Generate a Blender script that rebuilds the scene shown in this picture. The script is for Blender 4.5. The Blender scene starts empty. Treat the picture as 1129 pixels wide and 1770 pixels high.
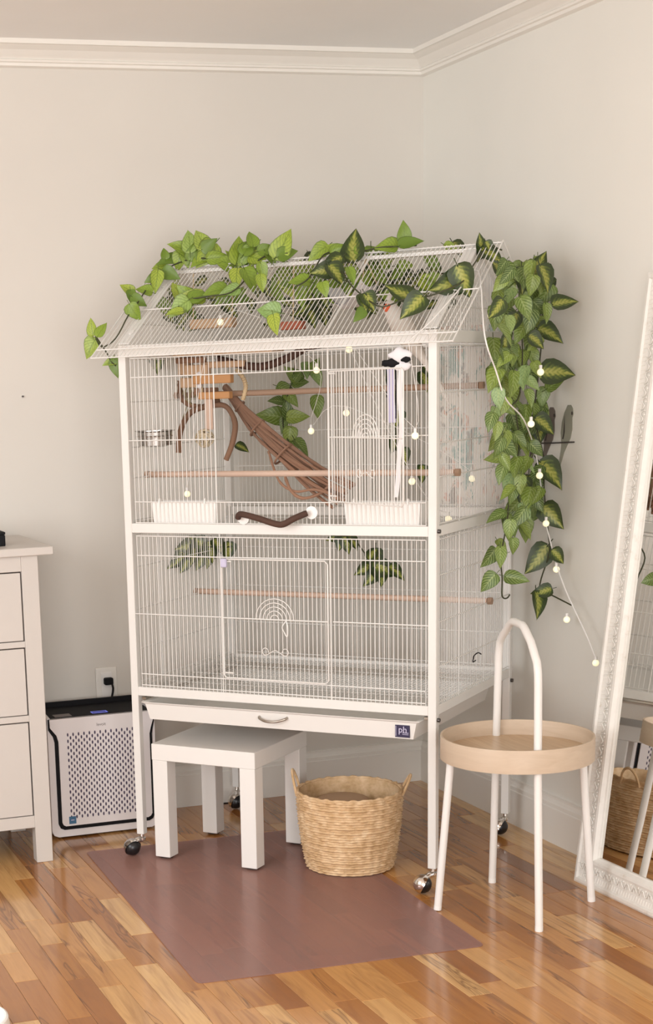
import bpy, bmesh, math, random
from mathutils import Vector, Matrix

SC = bpy.context.scene
COL = SC.collection
rnd = random.Random(11)
PI = math.pi

# ------------------------------------------------------------------ camera
cam_data = bpy.data.cameras.new('camera')
cam = bpy.data.objects.new('camera', cam_data)
COL.objects.link(cam)
RT, UP, FW = ((0.95436, -0.296568, -0.035265), (0.098068, 0.199653, 0.974947), (0.282097, 0.933909, -0.219625))
cam.matrix_world = Matrix(((RT[0], UP[0], -FW[0], -2.400276), (RT[1], UP[1], -FW[1], -4.862887), (RT[2], UP[2], -FW[2], 1.322502), (0, 0, 0, 1)))
cam_data.sensor_fit = 'AUTO'
cam_data.sensor_width = 36.0
cam_data.lens = 36.0 * 2802.128827 / 1770.0
cam_data.shift_x = 0.162982
cam_data.shift_y = 0.236761
cam_data.clip_start = 0.05
SC.camera = cam

# ------------------------------------------------------------------ world, lights, exposure
world = bpy.data.worlds.new('daylight')
SC.world = world
world.use_nodes = True
bg = world.node_tree.nodes['Background']
bg.inputs[0].default_value = (0.98, 0.985, 1.0, 1)
bg.inputs[1].default_value = 0.55

def area_light(name, loc, target, sx, sy, power, color):
    d = bpy.data.lights.new(name, 'AREA')
    d.shape = 'RECTANGLE'
    d.size, d.size_y, d.energy, d.color = sx, sy, power, color
    o = bpy.data.objects.new(name, d)
    COL.objects.link(o)
    o.location = loc
    o.rotation_euler = (Vector(target) - Vector(loc)).to_track_quat('-Z', 'Y').to_euler()
    return o

area_light('window_daylight', (-3.95, -2.7, 1.45), (0.0, -1.6, 1.15), 1.9, 1.5, 68, (0.985, 0.99, 1.0))
area_light('front_fill', (-2.5, -6.9, 1.2), (-1.2, 0.0, 1.5), 3.2, 2.1, 152, (0.99, 0.985, 0.98))  # unseen fill light added behind the camera at the open front side

SC.view_settings.view_transform = 'Standard'
SC.view_settings.look = 'None'
SC.view_settings.gamma = 1.0
SC.view_settings.use_curve_mapping = False
SC.view_settings.exposure = -0.13

# ------------------------------------------------------------------ mesh builder
class MB:
    def __init__(s):
        s.v, s.f, s.sm = [], [], []
    def add(s, vs, fs, smooth=False):
        o = len(s.v)
        s.v += [tuple(map(float, v)) for v in vs]
        s.f += [tuple(i + o for i in f) for f in fs]
        s.sm += [smooth] * len(fs)
        return s
    def box(s, a, b):
        (x0, y0, z0), (x1, y1, z1) = a, b
        return s.add([(x0,y0,z0),(x1,y0,z0),(x1,y1,z0),(x0,y1,z0),(x0,y0,z1),(x1,y0,z1),(x1,y1,z1),(x0,y1,z1)],
                     [(0,3,2,1),(4,5,6,7),(0,1,5,4),(1,2,6,5),(2,3,7,6),(3,0,4,7)])
    def rbox(s, a, b, r=0.003, seg=2):
        bm = bmesh.new()
        m = MB().box(a, b)
        vs = [bm.verts.new(v) for v in m.v]
        for f in m.f: bm.faces.new([vs[i] for i in f])
        bmesh.ops.bevel(bm, geom=bm.edges[:], offset=r, segments=seg, affect='EDGES', profile=0.5)
        bm.verts.index_update()
        s.add([v.co[:] for v in bm.verts], [[v.index for v in f.verts] for f in bm.faces], False)
        bm.free()
        return s
    def tube(s, pts, r, n=8, smooth=True, closed=False, caps=True):
        P = [Vector(p) for p in pts]
        k = len(P)
        R = r if isinstance(r, (list, tuple)) else [r] * k
        T = []
        for i in range(k):
            a = P[i - 1] if (i > 0 or closed) else P[i]
            b = P[(i + 1) % k] if (i < k - 1 or closed) else P[i]
            t = b - a
            T.append(t.normalized() if t.length > 1e-9 else Vector((0, 0, 1)))
        ref = Vector((0, 0, 1)) if abs(T[0].z) < 0.9 else Vector((1, 0, 0))
        N = (ref - T[0] * ref.dot(T[0])).normalized()
        vs, fs = [], []
        for i in range(k):
            N = N - T[i] * N.dot(T[i])
            N = N.normalized() if N.length > 1e-6 else T[i].orthogonal().normalized()
            B = T[i].cross(N)
            for j in range(n):
                a = 2 * PI * j / n + PI / n
                vs.append(P[i] + (N * math.cos(a) + B * math.sin(a)) * R[i])
        for i in range(k if closed else k - 1):
            for j in range(n):
                a, b = i * n + j, i * n + (j + 1) % n
                c, d = ((i + 1) % k) * n + (j + 1) % n, ((i + 1) % k) * n + j
                fs.append((a, b, c, d))
        if caps and not closed:
            fs.append(tuple(range(n))[::-1])
            fs.append(tuple((k - 1) * n + j for j in range(n)))
        return s.add(vs, fs, smooth)
    def wire(s, a, b, r=0.0011):
        return s.tube([a, b], r, 5, True)
    def lathe(s, prof, c=(0, 0, 0), n=32, smooth=True, caps=True):
        vs, fs = [], []
        for (r, z) in prof:
            for j in range(n):
                a = 2 * PI * j / n
                vs.append((c[0] + r * math.cos(a), c[1] + r * math.sin(a), c[2] + z))
        for i in range(len(prof) - 1):
            for j in range(n):
                fs.append((i*n+j, i*n+(j+1)%n, (i+1)*n+(j+1)%n, (i+1)*n+j))
        if caps:
            if prof[0][0] > 1e-6: fs.append(tuple(range(n))[::-1])
            if prof[-1][0] > 1e-6: fs.append(tuple((len(prof)-1)*n+j for j in range(n)))
        return s.add(vs, fs, smooth)
    def ball(s, c, r, n=14, sq=(1, 1, 1)):
        m = n // 2
        vs, fs = [], []
        for i in range(m + 1):
            t = PI * i / m
            for j in range(n):
                a = 2 * PI * j / n
                vs.append((c[0] + r*sq[0]*math.sin(t)*math.cos(a), c[1] + r*sq[1]*math.sin(t)*math.sin(a), c[2] + r*sq[2]*math.cos(t)))
        for i in range(m):
            for j in range(n):
                fs.append((i*n+j, (i+1)*n+j, (i+1)*n+(j+1)%n, i*n+(j+1)%n))
        return s.add(vs, fs, True)
    def prism(s, poly, a, b, fn):
        """closed polygon poly (p, q) swept from a to b; fn(p, q, t) -> xyz"""
        n = len(poly)
        vs = [fn(p, q, a) for p, q in poly] + [fn(p, q, b) for p, q in poly]
        fs = [(i, (i+1) % n, n + (i+1) % n, n + i) for i in range(n)]
        fs += [tuple(range(n))[::-1], tuple(range(n, 2*n))]
        return s.add(vs, fs)
    def mesh(s, name, mat, off=(0, 0, 0), recalc=True):
        me = bpy.data.meshes.new(name)
        vs = [(v[0]-off[0], v[1]-off[1], v[2]-off[2]) for v in s.v]
        me.from_pydata(vs, [], s.f)
        me.polygons.foreach_set('use_smooth', s.sm)
        if recalc:
            bm = bmesh.new(); bm.from_mesh(me)
            bmesh.ops.recalc_face_normals(bm, faces=bm.faces[:])
            bm.to_mesh(me); bm.free()
        me.materials.append(mat)
        me.update()
        if any(s.sm): me.set_sharp_from_angle(angle=math.radians(48))
        return me

def obj(name, me, parent=None, kind=None, label=None):
    o = bpy.data.objects.new(name, me)
    COL.objects.link(o)
    if parent: o.parent = parent
    if kind: o['kind'] = kind
    if label: o['label'] = label
    return o

def thing(name, label, cat, loc=(0, 0, 0), rz=0.0, group=None):
    o = bpy.data.objects.new(name, None)
    o.empty_display_size = 0.05
    COL.objects.link(o)
    o.location = loc
    o.rotation_euler = (0, 0, rz)
    o['label'] = label; o['category'] = cat
    if group: o['group'] = group
    return o

def tag(o, label, cat, group=None):
    o['label'] = label; o['category'] = cat
    if group: o['group'] = group
    return o

def part(root, name, mb, mat, off=(0, 0, 0), kind=None, label=None, parent=None, recalc=True):
    return obj(name, mb.mesh(name, mat, off, recalc), parent or root, kind, label)

def smooth_path(pts, k=5):
    P = [Vector(p) for p in pts]
    out = []
    for i in range(len(P) - 1):
        p0, p1, p2, p3 = P[max(i-1, 0)], P[i], P[i+1], P[min(i+2, len(P)-1)]
        for j in range(k):
            t = j / k
            out.append(0.5 * ((2*p1) + (p2-p0)*t + (2*p0-5*p1+4*p2-p3)*t*t + (3*p1-p0-3*p2+p3)*t**3))
    out.append(P[-1])
    return out

# ------------------------------------------------------------------ materials
def mat(name, color, rough=0.5, metal=0.0, coat=0.0, spec=0.5):
    m = bpy.data.materials.new(name)
    m.use_nodes = True
    b = m.node_tree.nodes['Principled BSDF']
    b.inputs['Base Color'].default_value = (*color, 1)
    b.inputs['Roughness'].default_value = rough
    b.inputs['Metallic'].default_value = metal
    b.inputs['Coat Weight'].default_value = coat
    b.inputs['Specular IOR Level'].default_value = spec
    return m

class NT:
    def __init__(s, m):
        s.t = m.node_tree; s.b = s.t.nodes['Principled BSDF']
    def n(s, typ, **kw):
        nd = s.t.nodes.new(typ)
        for k, v in kw.items(): setattr(nd, k, v)
        return nd
    def l(s, a, b): s.t.links.new(a, b)
    def math(s, op, a, b=None, c=None):
        nd = s.n('ShaderNodeMath', operation=op)
        for i, x in enumerate((a, b, c)):
            if x is None: continue
            if isinstance(x, (int, float)): nd.inputs[i].default_value = x
            else: s.l(x, nd.inputs[i])
        return nd.outputs[0]
    def mix(s, fac, a, b, blend='MIX'):
        nd = s.n('ShaderNodeMix', data_type='RGBA', blend_type=blend)
        for sock, x in ((nd.inputs[0], fac), (nd.inputs[6], a), (nd.inputs[7], b)):
            if isinstance(x, (int, float)): sock.default_value = x
            elif isinstance(x, tuple): sock.default_value = (*x, 1) if len(x) == 3 else x
            else: s.l(x, sock)
        return nd.outputs[2]
    def ramp(s, fac, stops, interp='LINEAR'):
        nd = s.n('ShaderNodeValToRGB')
        cr = nd.color_ramp; cr.interpolation = interp
        while len(cr.elements) < len(stops): cr.elements.new(0.5)
        for e, (p, c) in zip(cr.elements, stops):
            e.position = p; e.color = (*c, 1) if len(c) == 3 else c
        s.l(fac, nd.inputs[0])
        return nd.outputs[0]
    def noise(s, vec, scale, detail=3, rough=0.5, dist=0.0):
        nd = s.n('ShaderNodeTexNoise')
        nd.inputs['Scale'].default_value = scale; nd.inputs['Detail'].default_value = detail
        nd.inputs['Roughness'].default_value = rough; nd.inputs['Distortion'].default_value = dist
        s.l(vec, nd.inputs['Vector'])
        return nd.outputs[0]
    def bump(s, h, strength=0.2, dist=0.002):
        nd = s.n('ShaderNodeBump')
        nd.inputs['Strength'].default_value = strength; nd.inputs['Distance'].default_value = dist
        s.l(h, nd.inputs['Height']); s.l(nd.outputs[0], s.b.inputs['Normal'])
    def coord(s, which='Object'):
        return s.n('ShaderNodeTexCoord').outputs[which]
    def mapping(s, vec, scale=(1, 1, 1)):
        nd = s.n('ShaderNodeMapping'); nd.inputs['Scale'].default_value = scale
        s.l(vec, nd.inputs['Vector'])
        return nd.outputs[0]

def painted(name, c, var=0.03, rough=0.55, bump=0.05, scale=40):
    m = mat(name, c, rough); t = NT(m)
    co = t.coord()
    n1 = t.noise(co, 1.7, 3)
    dark = tuple(x * (1 - var) for x in c); lite = tuple(min(1, x * (1 + var)) for x in c)
    t.l(t.ramp(n1, [(0.35, dark), (0.65, lite)]), t.b.inputs['Base Color'])
    t.bump(t.noise(co, scale, 2), bump, 0.001)
    return m

M = {}
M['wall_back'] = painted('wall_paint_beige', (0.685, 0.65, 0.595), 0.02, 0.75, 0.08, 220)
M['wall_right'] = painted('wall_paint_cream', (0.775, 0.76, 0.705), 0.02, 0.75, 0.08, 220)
M['ceiling'] = painted('ceiling_paint', (0.89, 0.885, 0.87), 0.02, 0.85, 0.05, 150)
M['trim'] = painted('trim_paint', (0.82, 0.79, 0.735), 0.02, 0.4, 0.02)
M['white_metal'] = mat('white_powder_coat', (0.755, 0.735, 0.70), 0.38)
M['white_lacquer'] = painted('white_lacquer', (0.80, 0.775, 0.74), 0.015, 0.38, 0.02)
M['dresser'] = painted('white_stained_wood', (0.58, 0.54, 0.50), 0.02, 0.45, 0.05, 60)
M['white_plastic'] = mat('white_plastic', (0.84, 0.82, 0.79), 0.35)
M['purifier'] = mat('purifier_white', (0.80, 0.755, 0.75), 0.4)
M['black'] = mat('black_plastic', (0.008, 0.0075, 0.009), 0.7, spec=0.2)
M['rubber'] = mat('black_rubber', (0.010, 0.010, 0.011), 0.3)
M['dark_metal'] = mat('dark_metal', (0.10, 0.09, 0.085), 0.35, 0.8)
M['chrome'] = mat('chrome', (0.75, 0.72, 0.68), 0.12, 1.0)
M['steel'] = mat('stainless_steel', (0.42, 0.40, 0.38), 0.2, 1.0)
M['nickel'] = mat('brushed_nickel', (0.42, 0.38, 0.33), 0.3, 1.0)
M['mirror'] = mat('silvered_glass', (0.86, 0.86, 0.84), 0.01, 1.0)
M['gap'] = mat('shadow_gap', (0.05, 0.035, 0.028), 0.8)
M['felt'] = mat('felt_pad', (0.05, 0.035, 0.03), 0.9)
M['indigo'] = mat('indigo_print', (0.025, 0.018, 0.06), 0.5)
M['lilac'] = mat('lilac_print', (0.55, 0.52, 0.68), 0.5)
M['grey_print'] = mat('grey_print', (0.20, 0.17, 0.16), 0.5)
M['blue_label'] = mat('blue_label', (0.045, 0.14, 0.26), 0.5)
M['blue_led'] = mat('blue_led', (0.15, 0.18, 0.75), 0.3)
M['blue_led'].node_tree.nodes['Principled BSDF'].inputs['Emission Color'].default_value = (0.25, 0.28, 1, 1)
M['blue_led'].node_tree.nodes['Principled BSDF'].inputs['Emission Strength'].default_value = 0.35
M['bulb'] = mat('warm_bulb', (0.95, 0.9, 0.7), 0.3)
_b = M['bulb'].node_tree.nodes['Principled BSDF']
_b.inputs['Emission Color'].default_value = (1.0, 0.86, 0.50, 1); _b.inputs['Emission Strength'].default_value = 0.75
M['dowel'] = painted('pink_wood_dowel', (0.60, 0.43, 0.335), 0.1, 0.6, 0.1, 60)
M['brown_dowel'] = painted('brown_wood_dowel', (0.36, 0.235, 0.16), 0.15, 0.65, 0.1, 60)
M['tan_wood'] = painted('tan_wood', (0.52, 0.345, 0.215), 0.15, 0.65, 0.1, 60)
M['orange_wood'] = painted('orange_wood', (0.50, 0.25, 0.10), 0.15, 0.6, 0.1, 60)
M['dark_branch'] = painted('dark_bark', (0.075, 0.036, 0.024), 0.35, 0.8, 0.5, 90)
M['brown_branch'] = painted('brown_bark', (0.22, 0.12, 0.072), 0.45, 0.8, 0.5, 90)
M['twig'] = painted('red_brown_twig', (0.30, 0.165, 0.105), 0.45, 0.75, 0.5, 120)
M['wicker_pale'] = painted('pale_rattan', (0.66, 0.56, 0.40), 0.12, 0.7, 0.2, 90)
M['stem'] = mat('vine_stem', (0.045, 0.048, 0.018), 0.6)
M['feather_white'] = painted('white_feathers', (0.72, 0.66, 0.60), 0.1, 0.9, 0.3, 120)
M['cheek'] = mat('orange_cheek', (0.70, 0.13, 0.05), 0.8)
M['beak'] = mat('horn_beak', (0.55, 0.48, 0.40), 0.4)
M['fabric_white'] = painted('white_cotton', (0.80, 0.78, 0.80), 0.04, 0.9, 0.2, 90)
M['fabric_lilac'] = painted('lilac_ribbon', (0.46, 0.43, 0.60), 0.08, 0.8, 0.2, 90)
M['grass'] = mat('dried_grass', (0.30, 0.26, 0.14), 0.8)
M['rope'] = painted('cotton_rope', (0.60, 0.45, 0.27), 0.2, 0.9, 0.4, 160)
M['red_wood'] = mat('red_stained_wood', (0.38, 0.10, 0.05), 0.6)
M['decal_grey'] = painted('grey_print_feathers', (0.27, 0.27, 0.215), 0.25, 0.8, 0.0, 60)
M['decal_brown'] = painted('brown_print_feathers', (0.20, 0.165, 0.14), 0.25, 0.8, 0.0, 60)
M['decal_dark'] = mat('dark_print', (0.05, 0.042, 0.038), 0.8)
M['slot'] = mat('vent_slot', (0.045, 0.03, 0.075), 0.6)

# floor planks ---------------------------------------------------
m = mat('hickory_plank', (0.5, 0.25, 0.1), 0.22, 0.0, 0.35)
m.node_tree.nodes['Principled BSDF'].inputs['Coat Roughness'].default_value = 0.09
t = NT(m)
geo = t.n('ShaderNodeNewGeometry'); oi = t.n('ShaderNodeObjectInfo')
rv = t.math('FRACT', t.math('ADD', t.math('MULTIPLY', oi.outputs['Random'], 7.31), t.math('MULTIPLY', geo.outputs['Random Per Island'], 3.77)))
rv2 = t.math('FRACT', t.math('MULTIPLY', rv, 17.3))
co = t.n('ShaderNodeVectorMath', operation='ADD')
t.l(geo.outputs['Position'], co.inputs[0])
cmb = t.n('ShaderNodeCombineXYZ')
t.l(t.math('MULTIPLY', rv, 37.0), cmb.inputs[0]); t.l(t.math('MULTIPLY', rv2, 53.0), cmb.inputs[1])
t.l(cmb.outputs[0], co.inputs[1])
base = t.ramp(rv, [(0.0, (0.22, 0.078, 0.020)), (0.06, (0.33, 0.125, 0.032)), (0.30, (0.44, 0.188, 0.049)), (0.6, (0.51, 0.232, 0.066)), (0.8, (0.58, 0.290, 0.092)), (0.92, (0.66, 0.375, 0.140)), (1.0, (0.72, 0.44, 0.18))])
fine = t.noise(t.mapping(co.outputs[0], (95, 5, 1)), 1.0, 4, 0.6, 0.4)
broad = t.noise(t.mapping(co.outputs[0], (24, 2.2, 1)), 1.0, 3, 0.6, 1.4)
fig = t.noise(t.mapping(co.outputs[0], (17, 1.15, 1)), 1.0, 2, 0.55, 1.6)
c1 = t.mix(t.math('MULTIPLY', t.ramp(fine, [(0.38, (0, 0, 0)), (0.7, (1, 1, 1))]), 0.22), base, (0.20, 0.075, 0.025))
c2 = t.mix(t.ramp(broad, [(0.50, (0, 0, 0)), (0.70, (0.5, 0.5, 0.5))]), c1, (0.24, 0.092, 0.03))
streak = t.ramp(fig, [(0.57, (0, 0, 0)), (0.605, (0.7, 0.7, 0.7)), (0.63, (0.1, 0.1, 0.1)), (0.68, (0.45, 0.45, 0.45))])
c3 = t.mix(t.math('MULTIPLY', streak, t.math('GREATER_THAN', rv2, 0.35)), c2, (0.115, 0.042, 0.016))
t.l(c3, t.b.inputs['Base Color'])
t.l(t.ramp(fine, [(0.3, (0.17, 0.17, 0.17)), (0.8, (0.27, 0.27, 0.27))]), t.b.inputs['Roughness'])
t.bump(fine, 0.05, 0.0005)
M['plank'] = m
M['subfloor'] = mat('dark_joint', (0.10, 0.045, 0.018), 0.8)

# clear vinyl mat --------------------------------------------------
m = mat('frosted_vinyl', (0.57, 0.40, 0.355), 0.24, 0.0, 0.3)
m.node_tree.nodes['Principled BSDF'].inputs['Coat Roughness'].default_value = 0.18
t = NT(m)
tr = t.n('ShaderNodeBsdfTransparent'); tr.inputs[0].default_value = (0.84, 0.66, 0.62, 1)
mx = t.n('ShaderNodeMixShader'); mx.inputs[0].default_value = 0.35
out = t.t.nodes['Material Output']
t.l(tr.outputs[0], mx.inputs[1]); t.l(t.b.outputs[0], mx.inputs[2]); t.l(mx.outputs[0], out.inputs[0])
wv = t.noise(t.mapping(t.coord(), (5, 26, 1)), 1.0, 3, 0.5, 0.5)
t.bump(wv, 0.22, 0.004)
M['vinyl'] = m

# woven seagrass ----------------------------------------------------
m = mat('seagrass', (0.6, 0.42, 0.24), 0.75)
t = NT(m)
co = t.coord()
n1 = t.noise(co, 30, 4, 0.6); n2 = t.noise(t.mapping(co, (60, 60, 160)), 1.0, 3)
c1 = t.ramp(n1, [(0.3, (0.50, 0.32, 0.155)), (0.5, (0.64, 0.44, 0.25)), (0.7, (0.76, 0.57, 0.36))])
t.l(t.mix(t.ramp(n2, [(0.55, (0, 0, 0)), (0.75, (0.35, 0.35, 0.35))]), c1, (0.38, 0.22, 0.10)), t.b.inputs['Base Color'])
t.bump(n2, 0.3, 0.002)
M['seagrass'] = m
m = mat('brown_rattan', (0.17, 0.09, 0.045), 0.6); M['brown_rattan'] = m

# birch veneer --------------------------------------------------------
m = mat('birch_veneer', (0.7, 0.5, 0.33), 0.5)
t = NT(m)
n1 = t.noise(t.mapping(t.coord(), (14, 3, 60)), 1.0, 4, 0.6, 0.6)
t.l(t.ramp(n1, [(0.3, (0.515, 0.395, 0.285)), (0.55, (0.56, 0.44, 0.325)), (0.8, (0.60, 0.48, 0.36))]), t.b.inputs['Base Color'])
M['birch'] = m
m = mat('birch_tray', (0.62, 0.42, 0.24), 0.35)
t = NT(m)
n1 = t.noise(t.mapping(t.coord(), (60, 4, 10)), 1.0, 4, 0.6, 0.8)
t.l(t.ramp(n1, [(0.3, (0.46, 0.305, 0.18)), (0.55, (0.56, 0.40, 0.255)), (0.8, (0.64, 0.48, 0.32))]), t.b.inputs['Base Color'])
M['birch_tray'] = m

# distressed frame ------------------------------------------------------
m = mat('distressed_white', (0.8, 0.77, 0.71), 0.55)
t = NT(m)
n1 = t.noise(t.coord(), 38, 5, 0.7)
t.l(t.ramp(n1, [(0.28, (0.66, 0.61, 0.53)), (0.40, (0.76, 0.735, 0.685)), (0.7, (0.80, 0.775, 0.72))]), t.b.inputs['Base Color'])
t.bump(n1, 0.25, 0.002)
M['frame'] = m

# leaves ------------------------------------------------------------------
def leaf_mat(name, dark, bright=False):
    m = mat(name, (0.2, 0.35, 0.05), 0.42)
    t = NT(m)
    uv = t.n('ShaderNodeUVMap'); sep = t.n('ShaderNodeSeparateXYZ')
    t.l(uv.outputs[0], sep.inputs[0])
    s = t.math('ABSOLUTE', t.math('SUBTRACT', sep.outputs[0], 0.5))      # 0 midrib .. 0.5 edge
    y = sep.outputs[1]
    oi = t.n('ShaderNodeObjectInfo'); rv = oi.outputs['Random']
    vein = t.math('SINE', t.math('MULTIPLY', t.math('SUBTRACT', y, t.math('MULTIPLY', s, 0.75)), 44.0))
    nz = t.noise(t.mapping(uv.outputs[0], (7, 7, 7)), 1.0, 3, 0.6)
    if not dark:
        if bright:
            base = t.ramp(rv, [(0.0, (0.115, 0.20, 0.022)), (0.3, (0.20, 0.30, 0.03)), (0.6, (0.30, 0.40, 0.045)), (0.85, (0.38, 0.46, 0.06)), (1.0, (0.24, 0.38, 0.12))])
            vc, va, dk = (0.13, 0.20, 0.02), 0.55, (0.10, 0.16, 0.018)
        else:
            base = t.ramp(rv, [(0.0, (0.045, 0.085, 0.012)), (0.3, (0.09, 0.150, 0.018)), (0.6, (0.145, 0.215, 0.024)), (0.85, (0.215, 0.285, 0.038)), (1.0, (0.22, 0.34, 0.14))])
            vc, va, dk = (0.36, 0.44, 0.17), 0.6, (0.04, 0.075, 0.010)
        v1 = t.math('MULTIPLY', t.ramp(vein, [(0.35, (0, 0, 0)), (0.95, (1, 1, 1))]), va)
        c = t.mix(v1, base, vc)
        mid = t.ramp(s, [(0.0, (1, 1, 1)), (0.03, (0.8, 0.8, 0.8)), (0.055, (0, 0, 0))])
        c = t.mix(t.math('MULTIPLY', mid, 0.6), c, vc)
        c = t.mix(t.ramp(s, [(0.43, (0, 0, 0)), (0.5, (0.8, 0.8, 0.8))]), c, (0.045, 0.075, 0.010))
        c = t.mix(t.math('MULTIPLY', t.ramp(nz, [(0.48, (0, 0, 0)), (0.68, (1, 1, 1))]), 0.5), c, dk)
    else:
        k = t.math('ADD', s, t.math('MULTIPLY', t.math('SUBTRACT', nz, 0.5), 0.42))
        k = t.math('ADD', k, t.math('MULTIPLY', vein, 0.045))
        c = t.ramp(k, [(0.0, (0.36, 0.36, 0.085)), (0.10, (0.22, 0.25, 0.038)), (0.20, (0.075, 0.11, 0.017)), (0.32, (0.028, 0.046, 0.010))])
    t.l(c, t.b.inputs['Base Color'])
    t.b.inputs['Subsurface Weight'].default_value = 0.0
    return m
M['leaf_light'] = leaf_mat('pothos_leaf', False)
M['leaf_bright'] = leaf_mat('young_pothos_leaf', False, True)
M['leaf_dark'] = leaf_mat('variegated_leaf', True)

# printed sheet ---------------------------------------------------------------
m = mat('pastel_print_cloth', (0.7, 0.66, 0.6), 0.9)
t = NT(m)
co = t.coord()
a = t.noise(t.mapping(co, (16, 16, 9)), 1.0, 4, 0.6, 0.8)
b_ = t.noise(t.mapping(co, (26, 26, 12)), 1.3, 3, 0.6, 1.2)
d_ = t.noise(t.mapping(co, (13, 13, 7)), 2.1, 3, 0.6, 0.6)
c = t.mix(t.ramp(a, [(0.52, (0, 0, 0)), (0.58, (0.85, 0.85, 0.85))]), (0.74, 0.70, 0.63), (0.16, 0.33, 0.30))
c = t.mix(t.ramp(b_, [(0.56, (0, 0, 0)), (0.62, (0.75, 0.75, 0.75))]), c, (0.66, 0.33, 0.23))
c = t.mix(t.ramp(d_, [(0.57, (0, 0, 0)), (0.62, (0.8, 0.8, 0.8))]), c, (0.20, 0.19, 0.165))
t.l(c, t.b.inputs['Base Color'])
M['print'] = m

# ------------------------------------------------------------------ room
FX0, FY0 = -4.0, -7.0
H = 2.303
def structure(name, mb, m):
    o = obj(name, mb.mesh(name, m)); o['kind'] = 'structure'
    return o
floor = structure('floor', MB().box((FX0, FY0, -0.05), (0, 0, -0.006)), M['subfloor'])
structure('ceiling', MB().box((FX0, FY0, H), (0, 0, H + 0.05)), M['ceiling'])
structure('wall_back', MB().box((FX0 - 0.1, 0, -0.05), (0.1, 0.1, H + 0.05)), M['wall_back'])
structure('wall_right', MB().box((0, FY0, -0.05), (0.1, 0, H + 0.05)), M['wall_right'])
wl = MB()
for a, b in (((FX0-.1, FY0, -.05), (FX0, -3.7, H)), ((FX0-.1, -1.7, -.05), (FX0, 0, H)), ((FX0-.1, -3.7, -.05), (FX0, -1.7, 0.65)), ((FX0-.1, -3.7, 2.2), (FX0, -1.7, H))):
    wl.box(a, b)
structure('wall_left', wl, M['wall_back'])

crown = [(0, 2.236), (0.014, 2.240), (0.015, 2.248), (0.021, 2.250), (0.023, 2.255), (0.018, 2.259), (0.026, 2.266), (0.040, 2.279), (0.058, 2.287), (0.062, 2.289), (0.070, 2.290), (0.070, H), (0, H)]
base_p = [(0, 0), (0.016, 0), (0.016, 0.104), (0.0135, 0.106), (0.0135, 0.117), (0.010, 0.121), (0.007, 0.130), (0.007, 0.136), (0, 0.138)]
structure('trim_1', MB().prism(crown, FX0, 0, lambda p, q, t: (t - (p if t == 0 else 0), -p, q)), M['trim'])
structure('trim_2', MB().prism(crown, FY0, 0, lambda p, q, t: (-p, t - (p if t == 0 else 0), q)), M['trim'])
structure('baseboard_back', MB().prism(base_p, FX0, 0, lambda p, q, t: (t - (p if t == 0 else 0), -p, q)), M['trim'])
structure('baseboard_right', MB().prism(base_p, FY0, 0, lambda p, q, t: (-p, t - (p if t == 0 else 0), q)), M['trim'])

# floor planks: strips along y; those in view are objects, the rest one mesh
PW = 0.0572
plank_mesh = {}
def plank_mb(L, x=0, y=0):
    w, e = PW / 2 - 0.0003, 0.0009
    h = L / 2 - 0.0003
    vs = []
    for dx, z in ((0, -0.006), (0, -0.0007), (e, 0.0)):
        vs += [(x-w+dx, y-h+dx, z), (x+w-dx, y-h+dx, z), (x+w-dx, y+h-dx, z), (x-w+dx, y+h-dx, z)]
    fs = [(8, 9, 10, 11)]
    for k in (0, 4):
        for j in range(4):
            fs.append((k+j, k+(j+1) % 4, k+4+(j+1) % 4, k+4+j))
    return vs, fs
rest = MB()
lens = [0.20, 0.26, 0.31, 0.36, 0.42, 0.48, 0.55, 0.64]
npl = 0
col_i = 0
x = -PW / 2
while x > FX0:
    y = rnd.uniform(0.0, 0.4)
    while y > FY0:
        L = rnd.choice(lens)
        yc = y - L / 2
        top, bot = min(y, 0), y - L
        if yc + L/2 > 0:                      # cut the first board at the wall
            L2 = round(max(0.05, -bot), 3); yc = bot + L2 / 2
            if bot > -0.05: y -= L; continue
            Lu = L2
        else: Lu = L
        seen = x > -1.95 and bot < 0.02 and top > -2.25 and npl < 298 and (top > -2.0 + 0.42 * (-(x) - 1.2) or True)
        if seen and (x > -1.9 and yc > -2.25 + 0.38 * max(0, -x - 0.5)):
            if Lu not in plank_mesh:
                vs, fs = plank_mb(Lu)
                plank_mesh[Lu] = MB().add(vs, fs).mesh('plank', M['plank'], recalc=False)
            o = obj('plank', plank_mesh[Lu], floor)
            o.location = (x, yc, 0)
            npl += 1
        else:
            vs, fs = plank_mb(Lu, x, yc); rest.add(vs, fs)
        y -= L
    x -= PW
part(floor, 'far_planks', rest, M['plank'], kind='stuff', recalc=False)

# ------------------------------------------------------------------ bird cage
CW, CD = 0.914784, 0.631788
GA = -0.818717
CO = Vector((-1.154249, -0.478736, 0))
RC = Matrix.Rotation(GA, 4, 'Z')
def cagew(u, v, z): return CO + RC @ Vector((u, v, z))
def cthing(name, label, cat, base, group=None):
    return thing(name, label, cat, cagew(*base), GA, group)

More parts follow.
